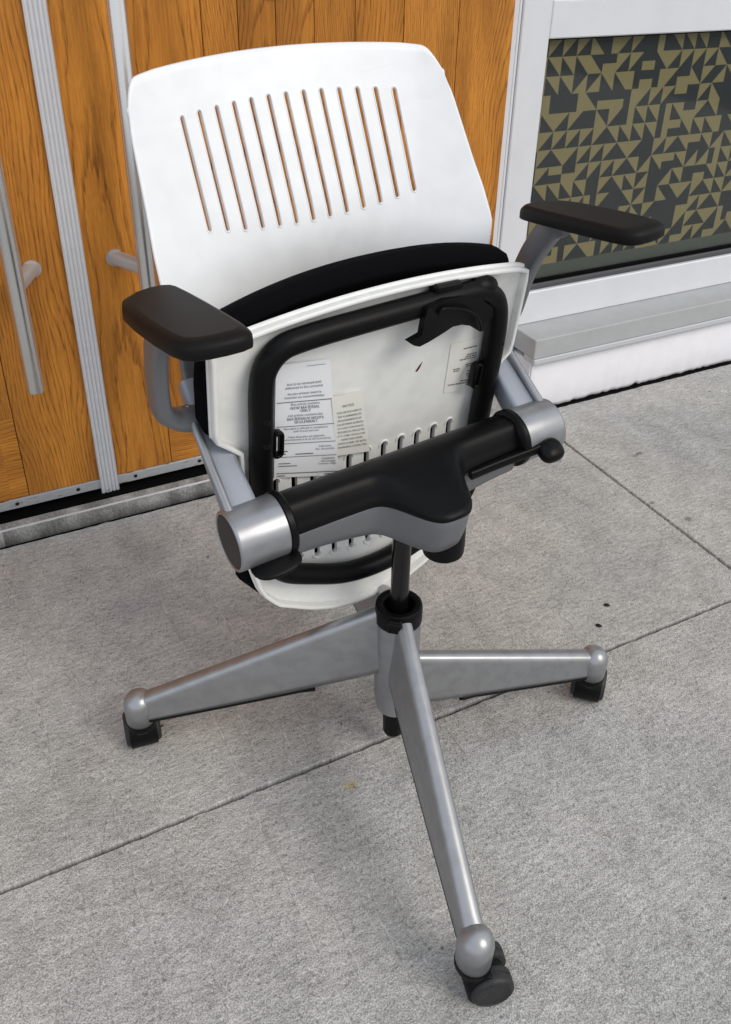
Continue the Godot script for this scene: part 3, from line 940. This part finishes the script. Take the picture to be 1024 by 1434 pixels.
	var sp := PackedVector2Array([Vector2(0.064, 0.607), Vector2(0.067, 0.606), Vector2(0.0705, 0.611), Vector2(0.0735, 0.620), Vector2(0.0685, 0.614)])
	sh.plate(sp, func(v): return on_pan(v.x, v.y, 0.0006), Vector3(0, 0, -0.0004))
	part("scuff_mark", sh, M.stain, pan, true)

	# crossbar cover with its nose, and the grey housing under it
	var nose := func(a: float) -> float:
		var d := (a - 0.012) / 0.046
		return 0.030 + 0.071 * exp(-pow(absf(d), 3.6)) + 0.005 * exp(-pow(absf(d) / 1.6, 2.0))
	rings = []
	var hrings := []
	for k in 71:
		var a := lerpf(-0.172, 0.170, k / 70.0)
		var n: float = nose.call(a)
		var up := smoothstep(0.03, 0.1, n) 
		var r := PackedVector3Array()
		for q in [[0.482, -0.026], [0.500, -0.032], [0.517, -0.0300], [0.5295, -0.021], [0.5365, -0.006], [0.5378, 0.008]]: r.append(Vector3(a, q[0], q[1]))
		for t in [0.2, 0.4, 0.6, 0.8, 0.93]:
			var w: float = t
			var yb := lerpf(0.5378, 0.5065, w) + 0.009 * sin(PI * w) * (1.0 - 0.85 * up)
			r.append(Vector3(a, yb, lerpf(0.008, n, lerpf(pow(w, 0.75), w, up))))
		r.append(Vector3(a, 0.506, n + 0.0015)); r.append(Vector3(a, 0.5005, n + 0.0015)); r.append(Vector3(a, 0.4975, n - 0.002))
		r.append(Vector3(a, 0.4965, 0.0))
		rings.append(r)
		var mid := exp(-pow(a / 0.10, 2.0))
		var yb2 := 0.462 - 0.019 * mid - 0.002 * up
		var hr := PackedVector3Array()
		for q in [[0.4985, -0.024], [0.4985, n - 0.004], [0.494, n - 0.0025], [0.486, n - 0.003], [lerpf(0.494, yb2, 0.6), n - 0.005 - 0.004 * up], [yb2 + 0.003, n - 0.009 - 0.007 * up], [yb2, n - 0.013 - 0.010 * up], [yb2, -0.016], [yb2 + 0.006, -0.022]]: hr.append(Vector3(a * 0.985, q[0], q[1]))
		hrings.append(hr)
	sh = Shape.new(); sh.loft(rings)
	part("crossbar_cover", sh, M.black, chair, true)
	sh = Shape.new(); sh.loft(hrings)
	part("tilt_housing", sh, M.silver_grey, chair, true)
	sh = Shape.new()
	sh.lathe(Vector3(0.028, 0, 0.058), Vector3.UP, [[0.0, 0.410, 2], [0.024, 0.410, 2], [0.0265, 0.4125, 1], [0.0275, 0.425, 1], [0.0275, 0.456, 2], [0.0, 0.456]], 36)
	part("tension_knob", sh, M.black, chair, true)
	for s in [-1.0, 1.0]:
		sh = Shape.new()
		var o := Vector3(0, 0.506, 0.006)
		sh.lathe(o, Vector3(s, 0, 0), [[0.0, 0.168, 2], [0.0385, 0.168, 2], [0.0395, 0.170, 1], [0.0395, 0.1765, 3], [0.0, 0.1765]], 40)
		part("bearing_ring", sh, M.black_gloss, chair, true)
		sh = Shape.new()
		sh.lathe(o, Vector3(s, 0, 0), [[0.0, 0.1768, 2], [0.0372, 0.1768, 2], [0.0378, 0.178, 1], [0.0372, 0.236, 1], [0.0368, 0.2385, 1], [0.0350, 0.2395, 3], [0.0332, 0.2392, 3], [0.0330, 0.2372, 4], [0.0, 0.2372]], 48)
		var cl := part("end_collar", sh, M.silver, chair, true)
		sh = Shape.new()
		sh.lathe(o, Vector3(s, 0, 0), [[0.0, 0.2374, 2], [0.0326, 0.2374, 2], [0.0326, 0.2384, 1], [0.0318, 0.2390, 2], [0.0, 0.2392]], 40)
		part("end_cap", sh, M.cap, cl, true)
	# adjustment paddles by the collars
	sh = Shape.new()
	sh.ellipsoid(Vector3(-0.196, 0.478, 0.036), Vector3(0.031, 0.0052, 0.021), Basis(Vector3(0, 0, 1), 0.05) * Basis(Vector3(1, 0, 0), 0.22), 0.8)
	sh.box(Vector3(-0.182, 0.482, 0.026), Vector3(0.022, 0.012, 0.02), 0.003)
	part("adjust_paddle", sh, M.black, chair, true)
	sh = Shape.new()
	sh.sweep(smooth_path([Vector3(0.085, 0.494, 0.034), Vector3(0.13, 0.498, 0.037), Vector3(0.18, 0.503, 0.043), Vector3(0.206, 0.508, 0.047)], 4), rrect(0.010, 0.013, 0.003, 2), Vector3(0, 1, 0))
	sh.ellipsoid(Vector3(0.2035, 0.500, 0.052), Vector3(0.0185, 0.012, 0.017), Basis(Vector3(1, 0, 0), 0.5), 0.75)
	part("adjust_paddle", sh, M.black_gloss, chair, true)

	# armrests
	var half := PackedVector2Array([Vector2(0.2355, -0.064), Vector2(0.239, -0.073), Vector2(0.248, -0.0785), Vector2(0.262, -0.079), Vector2(0.281, -0.0735), Vector2(0.297, -0.060), Vector2(0.3035, -0.038), Vector2(0.305, 0.0), Vector2(0.303, 0.05), Vector2(0.2995, 0.085), Vector2(0.295, 0.1005), Vector2(0.2875, 0.1085), Vector2(0.274, 0.1125), Vector2(0.258, 0.1145), Vector2(0.243, 0.1145), Vector2(0.2335, 0.1115), Vector2(0.229, 0.103), Vector2(0.2278, 0.085), Vector2(0.2285, 0.05), Vector2(0.2305, 0.0), Vector2(0.233, -0.04)])
	for s in [-1.0, 1.0]:
		sh = Shape.new()
		rings = []
		for q in [[0.0, 0.0045], [0.0005, 0.0012], [0.0020, 0.0], [0.0105, 0.0002], [0.0135, 0.0010], [0.0158, 0.0026], [0.0174, 0.0050], [0.0182, 0.0078]]:
			var r := PackedVector3Array()
			for v in half:
				var k := 2.0 if v.y > 0.016 and q[0] > 0.005 else 1.0
				var zz: float = 0.018 + (v.y - 0.018) * (1.0 - q[1] * k / 0.097)
				var sl := -0.012 * (1.0 - (zz + 0.08) / 0.19) if s > 0.0 else 0.0
				r.append(Vector3((0.2605 + (v.x - 0.2605) * (1.0 - q[1] / 0.034)) * s + sl, 0.7755 + q[0] + 0.0175 * (zz + 0.08) / 0.19, zz))
			rings.append(r)
		sh.loft(rings, false, true, true)
		part("arm_pad", sh, M.pad, chair, true)
		# upright: a flat band that drops from the pad, turns in and meets the lever
		sh = Shape.new()
		var up_path := smooth_path([Vector3(s * 0.262, 0.776, -0.030), Vector3(s * 0.263, 0.762, -0.052), Vector3(s * 0.263, 0.725, -0.078), Vector3(s * 0.262, 0.69, -0.094), Vector3(s * 0.261, 0.655, -0.104), Vector3(s * 0.258, 0.630, -0.109), Vector3(s * 0.248, 0.614, -0.112), Vector3(s * 0.232, 0.607, -0.113), Vector3(s * 0.208, 0.604, -0.113)], 5)
		var ur := []
		for i in up_path.size():
			var t := (up_path[mini(i + 1, up_path.size() - 1)] - up_path[maxi(i - 1, 0)]).normalized()
			var sd := Vector3(0, 0.35, 1).cross(t).normalized()
			var dp := t.cross(sd).normalized()
			var r := PackedVector3Array()
			var fat := 1.0 + 0.7 * smoothstep(0.6, 0.95, i / float(up_path.size() - 1))
			for v in rrect(0.018, 0.034, 0.005, 3): r.append(up_path[i] + sd * v.x * fat + dp * v.y)
			ur.append(r)
		sh.loft(ur)
		part("arm_upright", sh, M.silver_grey, chair, true)
		# lever from the upright's foot down to the collar
		sh = Shape.new()
		ur = []
		for k in 9:
			var t := k / 8.0
			var c := Vector3(s * lerpf(0.207, 0.212, t), lerpf(0.628, 0.515, t), lerpf(-0.156, -0.006, t))
			var d := Vector3(0, -0.113, 0.150).normalized()
			var v2 := Vector3(1, 0, 0); var v3 := d.cross(v2)
			var r := PackedVector3Array()
			for q in rrect(lerpf(0.026, 0.040, t), lerpf(0.026, 0.034, t), 0.006, 3): r.append(c + v2 * q.x + v3 * q.y)
			ur.append(r)
		sh.loft(ur)
		var lev := part("arm_lever", sh, M.lever, chair, true)
		sh = Shape.new()
		sh.sweep(smooth_path([Vector3(s * 0.2255, 0.618, -0.118), Vector3(s * 0.228, 0.583, -0.066), Vector3(s * 0.231, 0.530, 0.008)], 5), circle(0.0055, 10), Vector3(0, 1, 0))
		part("lever_edge", sh, M.silver, lev, true)
		# strut that carries the back, behind the cushion
		sh = Shape.new()
		sh.sweep(smooth_path([Vector3(s * 0.206, 0.60, -0.12), Vector3(s * 0.204, 0.635, -0.155), Vector3(s * 0.20, 0.69, -0.165), Vector3(s * 0.196, 0.73, -0.168)], 4), rrect(0.02, 0.012, 0.003, 2), Vector3(0, 0, 1))
		part("back_strut", sh, M.silver_grey, chair, true)

# ---------------------------------------------------------------- the place
func plank(parent: Node, x0: float, x1: float, y0: float, y1: float, which: int, rng: RandomNumberGenerator, across := false):
	var sh := Shape.new()
	sh.box(Vector3((x0 + x1) / 2, (y0 + y1) / 2, DOOR - 0.006), Vector3(x1 - x0 - 0.0014, y1 - y0 - 0.0008, 0.012), 0.0007)
	var ox := rng.randf_range(0.0, 1.0); var oy := rng.randf_range(0.0, 1.0)
	var f := func(q: Vector3) -> Vector2:
		if across: return Vector2((q.y - y0) / 0.40 + ox, (q.x - x0) / 1.2 + oy)
		var v := (1.12 - q.y) / 1.2 + 0.02 if oy < 0.7 or which < 3 else q.y / 1.2 + 0.04
		return Vector2((q.x - (x0 + x1) / 2) / 0.40 + 0.5 + (0.0 if which < 3 else (ox - 0.5) * 0.5), v)
	part("rail" if across else "plank", sh, M.wood[which], parent, false, f)

func pull_handle(parent: Node, s: float, cx: float):
	var bx := cx + s * 0.1135; var bz := DOOR + 0.083
	var sh := Shape.new()
	sh.lathe(Vector3(bx, 0, bz), Vector3.UP, [[0.0, 0.345, 2], [0.0140, 0.345, 2], [0.0152, 0.3462, 1], [0.0152, 1.7488, 1], [0.0140, 1.75, 2], [0.0, 1.75]], 32)
	var h := part("pull_handle", sh, M.steel, parent)
	for y in [0.548, 1.55]:
		sh = Shape.new()
		var a := Vector3(cx + s * 0.075, y, DOOR - 0.002); var b := Vector3(bx, y, bz)
		var dd := (b - a).normalized()
		sh.lathe(a, Vector3(0, 0, 1), [[0.0, 0.0, 2], [0.0165, 0.0, 1], [0.0165, 0.005, 2], [0.0, 0.005]], 28)
		sh.sweep(PackedVector3Array([a - dd * 0.004 + Vector3(0, 0, 0.004), a + dd * 0.012, b - dd * 0.002]), rrect(0.024, 0.026, 0.008, 4), Vector3.UP)
		part("post", sh, M.steel_end, h)

func build_doors():
	var rng := RandomNumberGenerator.new(); rng.seed = 31
	var cx := 0.2255
	var L := thing("door", "left leaf of the oiled oak double door, mostly out of view", "door")
	var R := thing("door", "right leaf of the oiled oak double door, behind the chair", "door")
	L.set_meta("group", "leaves of the oak double door"); R.set_meta("group", "leaves of the oak double door")
	for d in [[L, -0.715, cx - 0.0015, -1.0], [R, cx + 0.0015, 1.164, 1.0]]:
		var n: Node3D = d[0]
		var sh := Shape.new()
		sh.box(Vector3((d[1] + d[2]) / 2, 1.105, DOOR - 0.034), Vector3(d[2] - d[1], 2.11, 0.042), 0.001)
		part("core", sh, M.dark, n)
		sh = Shape.new()
		sh.box(Vector3((d[1] + d[2]) / 2, 0.0608, DOOR - 0.003), Vector3(d[2] - d[1], 0.0215, 0.012), 0.001)
		var x0: float = d[1]
		var kick := part("kick_strip", sh, M.strip, n, false, func(q): return Vector2((q.x - x0) / 0.95, (0.071 - q.y) / 0.033))
		for x in ([0.04, 0.162, -0.25, -0.55] if n == L else [0.283, 0.425, 0.62, 0.9, 1.1]):
			sh = Shape.new()
			sh.lathe(Vector3(x, 0.0610, DOOR + 0.003), Vector3(0, 0, 1), [[0.0, -0.001, 1], [0.0042, -0.001, 1], [0.0042, 0.0004, 1], [0.0028, 0.0016, 2], [0.0, 0.0010]], 14)
			part("screw", sh, M.screw, kick)
		sh = Shape.new()
		sh.box(Vector3((d[1] + d[2]) / 2, 0.0425, DOOR - 0.022), Vector3(d[2] - d[1] - 0.004, 0.012, 0.018), 0.001)
		part("door_sweep", sh, M.rubber, n)
		pull_handle(n, d[3], cx)
	# right leaf: stiles, bottom rail, planks between
	plank(R, cx + 0.002, 0.3645, 0.072, 2.16, 0, rng)
	plank(R, 1.030, 1.163, 0.072, 2.16, 3, rng)
	plank(R, 0.3645, 1.030, 0.072, 0.205, 9, rng, true)
	var xs := [0.3645, 0.501, 0.568, 0.640, 0.716, 0.800, 0.905, 1.030]
	var wh := [1, 10, 5, 4, 10, 7, 9]
	for k in 7: plank(R, xs[k], xs[k + 1], 0.205, 2.16, wh[k], rng)
	plank(L, 0.0665, cx - 0.002, 0.072, 2.16, 6, rng)
	plank(L, -0.58, 0.0665, 0.072, 0.255, 6, rng, true)
	plank(L, -0.714, -0.58, 0.072, 2.16, 9, rng)
	xs = [-0.58, -0.44, -0.30, -0.16, -0.06, 0.0665]
	wh = [6, 4, 8, 7, 3]
	for k in 5: plank(L, xs[k], xs[k + 1], 0.255, 2.16, wh[k], rng)
	# fluted aluminium cover strip where the leaves meet
	var sh := Shape.new()
	var prof := PackedVector2Array([Vector2(0.0185, 0.0)])
	for k in 6:
		var x := 0.0185 - k * 0.0074
		if k < 5:
			prof.append(Vector2(x, 0.0085 if k == 0 else 0.0052))
			if k == 0: prof.append(Vector2(x - 0.0008, 0.0095))
			for t in [0.12, 0.3, 0.5, 0.7, 0.88]: prof.append(Vector2(x - 0.0074 * t, 0.0060 + 0.0036 * sin(PI * t)))
		else:
			prof.append(Vector2(-0.0185, 0.0085))
	prof.append(Vector2(-0.0185, 0.0))
	var rings := []
	for y in [0.036, 2.16]:
		var r := PackedVector3Array()
		for v in prof: r.append(Vector3(0.2265 + v.x, y, DOOR + 0.0003 + v.y))
		rings.append(r)
	sh.loft(rings)
	var as_ := part("meeting_strip", sh, M.aluminium, R)
	sh = Shape.new()
	sh.lathe(Vector3(0.2215, 0, DOOR + 0.006), Vector3.UP, [[0.0, 0.0375, 2], [0.0045, 0.0375, 1], [0.0045, 0.05, 2], [0.0, 0.05]], 16)
	part("flush_bolt", sh, M.steel_end, as_)

func solid(called: String, parent: Node, m: Material, x0, x1, y0, y1, z0, z1, bev := 0.0015) -> MeshInstance3D:
	var sh := Shape.new()
	sh.box(Vector3((x0 + x1) / 2.0, (y0 + y1) / 2.0, (z0 + z1) / 2.0), Vector3(x1 - x0, y1 - y0, z1 - z0), bev)
	return part(called, sh, m, parent)

func build_window():
	var F := thing("jamb_frame", "pale grey metal jamb between the oak door and the window", "door frame")
	solid("jamb_stop", F, M.frame, 1.1665, 1.1875, 0.0, 2.2, FRAME - 0.09, FRAME + 0.003)
	solid("reveal", F, M.gasket, 1.1877, 1.1905, 0.0, 2.2, FRAME - 0.09, FRAME - 0.006, 0.0005)
	solid("jamb_bead", F, M.frame, 1.1907, 1.1972, 0.0, 2.2, FRAME - 0.09, FRAME - 0.001, 0.001)
	solid("reveal", F, M.gasket, 1.1974, 1.2000, 0.0, 2.2, FRAME - 0.09, FRAME - 0.006, 0.0005)
	solid("head", F, M.frame, -0.80, 1.1665, 2.165, 2.2, FRAME - 0.09, FRAME + 0.003)
	solid("jamb_stop", F, M.frame, -0.80, -0.717, 0.0, 2.165, FRAME - 0.09, FRAME + 0.003)
	var W := thing("window", "wide window with patterned film beside the oak door", "window")
	solid("stile", W, M.frame, 1.2003, 1.2755, 0.0, 2.2, FRAME - 0.10, FRAME, 0.0025)
	solid("stile", W, M.frame, 3.20, 3.28, 0.2195, 2.2, FRAME - 0.10, FRAME, 0.0025)
	solid("bottom_rail", W, M.frame, 1.2765, 3.199, 0.2195, 0.305, FRAME - 0.10, FRAME - 0.001, 0.0025)
	solid("transom", W, M.frame, 1.2765, 3.199, 0.8885, 0.9645, FRAME - 0.10, FRAME - 0.001, 0.0025)
	solid("top_rail", W, M.frame, 1.2765, 3.199, 2.14, 2.2, FRAME - 0.10, FRAME - 0.001, 0.0025)
	solid("glazing_bead", W, M.gasket, 1.2765, 3.199, 0.3052, 0.3195, FRAME - 0.06, FRAME - 0.010, 0.003)
	solid("glazing_bead", W, M.rubber, 1.2765, 3.199, 0.3197, 0.3265, FRAME - 0.06, FRAME - 0.017, 0.001)
	solid("glazing_bead", W, M.rubber, 1.2765, 3.199, 0.8845, 0.8882, FRAME - 0.06, FRAME - 0.012, 0.001)
	solid("glazing_bead", W, M.rubber, 1.2757, 1.2785, 0.3267, 0.8843, FRAME - 0.06, FRAME - 0.014, 0.001)
	solid("glazing_bead", W, M.gasket, 1.2765, 3.199, 0.9648, 0.972, FRAME - 0.06, FRAME - 0.010, 0.001)
	var gz := FRAME - 0.022
	var g1 := solid("pane", W, M.glass, 1.277, 3.198, 0.320, 0.886, gz - 0.006, gz, 0.0005)
	var sh := Shape.new()
	sh.box(Vector3(2.24, 0.624, gz - 0.010), Vector3(1.92, 0.527, 0.002), 0.0002)
	var f := func(q: Vector3) -> Vector2: return Vector2((q.x - 1.262) / (32 * 0.0395), (0.8875 - q.y) / (32 * 0.0405))
	part("printed_film", sh, M.film, g1, false, f)
	solid("plain_film", g1, M.film_plain, 1.279, 3.197, 0.3205, 0.3602, gz - 0.011, gz - 0.009, 0.0002)
	var g2 := solid("pane", W, M.glass, 1.277, 3.198, 0.972, 2.138, gz - 0.006, gz, 0.0005)
	sh = Shape.new()
	sh.box(Vector3(2.24, 1.555, gz - 0.010), Vector3(1.92, 1.163, 0.002), 0.0002)
	part("printed_film", sh, M.film, g2, false, func(q): return Vector2((q.x - 1.262) / 1.328, (q.y - 0.972) / 1.36 + 0.37))

	var S := thing("window_sill", "grey stone-like sill on top of the low white wall", "sill")
	solid("sill_block", S, M.sill, 1.268, 3.30, 0.1665, 0.219, -1.752, WALL + 0.0155, 0.0022)
	solid("drip_lip", S, M.sill_lip, 1.2685, 3.30, 0.1515, 0.1663, -1.60, WALL + 0.0185, 0.002)
	# low white wall with a chipped foot
	var Wl := thing("low_wall", "low white painted wall under the window sill", "wall")
	sh = Shape.new()
	var rng := RandomNumberGenerator.new(); rng.seed = 77
	var rings := []
	var n := 160
	for k in n + 1:
		var x := lerpf(1.281, 3.30, k / float(n))
		var lo := 0.0055 + absf(rng.randfn(0.0, 0.0016)) + (0.007 * rng.randf() if rng.randf() < 0.06 else 0.0)
		var zf := WALL
		if k == 0: zf -= 0.003
		rings.append(PackedVector3Array([Vector3(x, 0.1513, zf), Vector3(x, lo + 0.012, zf), Vector3(x, lo, zf - 0.003 - rng.randf() * 0.003), Vector3(x, lo, -1.752), Vector3(x, 0.1513, -1.752)]))
	sh.loft(rings)
	part("wall_face", sh, M.wall, Wl)
	solid("end_trim", Wl, M.wall, 1.2765, 1.2808, 0.004, 0.151, -1.752, WALL - 0.006, 0.001)

	var T := thing("door_threshold", "worn grey concrete threshold under the oak double door", "threshold")
	sh = Shape.new()
	rings = []
	for k in 141:
		var x := lerpf(-0.80, 1.2760, k / 140.0)
		var c := 0.0025 + absf(rng.randfn(0.0, 0.0010))
		rings.append(PackedVector3Array([Vector3(x, 0.0005, WALL), Vector3(x, 0.0368 - c, WALL + rng.randf_range(-0.0005, 0.0005)), Vector3(x, 0.0368, WALL - c), Vector3(x, 0.0372, -1.76), Vector3(x, 0.0005, -1.76)]))
	sh.loft(rings)
	part("step", sh, M.threshold, T)
	solid("rubber_seal", T, M.rubber, -0.715, 1.164, 0.0365, 0.0410, -1.665, -1.6015, 0.0015)
	solid("metal_nosing", T, M.aluminium, -0.79, 1.16, 0.0345, 0.0378, WALL - 0.0075, WALL - 0.0025, 0.0006)

func build_ground():
	var sh := Shape.new()
	sh.box(Vector3(0, -0.06, 0), Vector3(240, 0.04, 240), 0.001)
	var gr := part("ground", sh, M.asphalt, self, false, func(q): return Vector2(q.x, q.z))
	gr.set_meta("kind", "structure"); gr.set_meta("label", "dark asphalt ground beyond the pavement")
	var pv := thing("pavement", "broom finished grey concrete pavement with saw cut joints", "pavement")
	pv.set_meta("kind", "structure")
	sh = Shape.new()
	sh.box(Vector3(0.6, -0.0255, 0.6), Vector3(9.0, 0.02, 4.6), 0.001)
	part("joint_bed", sh, M.joint, pv)
	var rng := RandomNumberGenerator.new(); rng.seed = 8
	var xs := [-3.6, -1.15, 1.286, 3.7, 5.0]
	var zs := [WALL + 0.003, -0.8185, 0.95, 2.85]
	for i in 4:
		for j in 3:
			var x0: float = xs[i] + 0.0030; var x1: float = xs[i + 1] - 0.0030
			var z0: float = zs[j] + 0.0033; var z1: float = zs[j + 1] - 0.0033
			if j == 0: z0 = zs[0]
			var o := PackedVector2Array()
			for e in [[x0, z0, x1, z0], [x1, z0, x1, z1], [x1, z1, x0, z1], [x0, z1, x0, z0]]:
				var n := 150
				for k in n:
					var t := k / float(n)
					var q := Vector2(lerpf(e[0], e[2], t), lerpf(e[1], e[3], t))
					var jt := rng.randf_range(-0.0009, 0.0009) - (0.003 * rng.randf() if rng.randf() < 0.03 else 0.0)
					var dirn := Vector2(e[2] - e[0], e[3] - e[1]).normalized()
					o.append(q - Vector2(dirn.y, -dirn.x) * jt)
			var rings := []
			for q in [[-0.0155, 0.0], [-0.0045, 0.0], [-0.0010, 0.0006], [0.0, 0.0020]]:
				var r := PackedVector3Array()
				for v in inset(o, q[1]): r.append(Vector3(v.x, q[0], v.y))
				rings.append(r)
			sh = Shape.new()
			sh.loft(rings)
			part("slab", sh, M.slab, pv, false, func(q): return Vector2((q.x + 0.45) / TILE, (q.z + 2.0) / TILE))
	# crumbs lying on the pavement
	var info := [[0.987, -0.909, "dark crumb of debris on the pavement nearer the window"], [0.937, -0.872, "dark crumb of debris on the pavement nearer the right leg's caster"]]
	for q in info:
		var c := thing("debris_crumb", q[2], "debris", Vector3(q[0], 0.0, q[1]))
		c.set_meta("group", "crumbs of debris on the pavement")
		sh = Shape.new()
		sh.ellipsoid(Vector3(0, 0.0018, 0), Vector3(0.0048, 0.0022, 0.0036), Basis(Vector3.UP, q[0] * 9.0), 0.7)
		sh.ellipsoid(Vector3(0.003, 0.0016, 0.002), Vector3(0.003, 0.0018, 0.002), Basis(Vector3.UP, q[1] * 5.0), 0.8)
		part("crumb", sh, M.pebble, c)

func build_building():
	var B := thing("building_wall", "pale facade round the door and the window, out of view above", "building")
	solid("wall_over_openings", B, M.concrete_wall, -5.0, 6.0, 2.203, 4.2, -2.0, FRAME + 0.02)
	solid("wall_beside_door", B, M.concrete_wall, -5.0, -0.803, 0.001, 2.2, -2.0, FRAME + 0.02)
	solid("wall_beside_window", B, M.concrete_wall, 3.303, 6.0, 0.001, 2.2, -2.0, FRAME + 0.02)
	solid("inner_wall", B, M.dark, -0.80, 3.30, 0.001, 2.2, -2.0, -1.78)

func _ready():
	# camera: the photograph is the lower part of a taller frame, so the lens is shifted
	var cam := Camera3D.new()
	cam.name = "camera"
	add_child(cam)
	cam.position = Vector3(0, 1.12, 0)
	cam.rotation_order = EULER_ORDER_YXZ
	cam.rotation = Vector3(-0.53295098, -0.47613318, 0.02051427)
	cam.projection = Camera3D.PROJECTION_FRUSTUM
	cam.near = 0.05; cam.far = 400.0
	cam.size = 1434.0 / 1230.18 * cam.near
	cam.frustum_offset = Vector2(0, -117.0 / 1230.18 * cam.near)
	cam.current = true
	var env := Environment.new()
	env.background_mode = Environment.BG_SKY
	var sky := Sky.new()
	var sm := ProceduralSkyMaterial.new()
	sm.sky_top_color = Color(0.80, 0.83, 0.88); sm.sky_horizon_color = Color(0.86, 0.87, 0.88); sm.sky_curve = 0.2
	sm.ground_bottom_color = Color(0.3, 0.3, 0.3); sm.ground_horizon_color = Color(0.6, 0.6, 0.6)
	sm.sun_angle_max = 0.0
	sky.sky_material = sm
	env.sky = sky
	env.tonemap_mode = Environment.TONE_MAPPER_LINEAR
	env.tonemap_exposure = 1.40
	env.sdfgi_enabled = true; env.ssao_enabled = true; env.ssil_enabled = true
	var we := WorldEnvironment.new()
	we.name = "world_environment"
	we.environment = env
	add_child(we)
	var sun := DirectionalLight3D.new()
	sun.name = "sun"
	add_child(sun)
	sun.light_energy = 0.36
	sun.light_color = Color(1.0, 0.98, 0.95)
	sun.light_angular_distance = 30.0
	sun.shadow_enabled = true
	sun.look_at_from_position(Vector3(1.8, 3.0, 3.0), Vector3.ZERO)

	make_materials()
	build_ground()
	build_building()
	build_doors()
	build_window()
	var chair := thing("office_chair", "white slatted office chair on four silver legs, black armrests and flipped-up seat", "chair", HUB, YAW)
	build_base(chair)
	build_upper(chair)
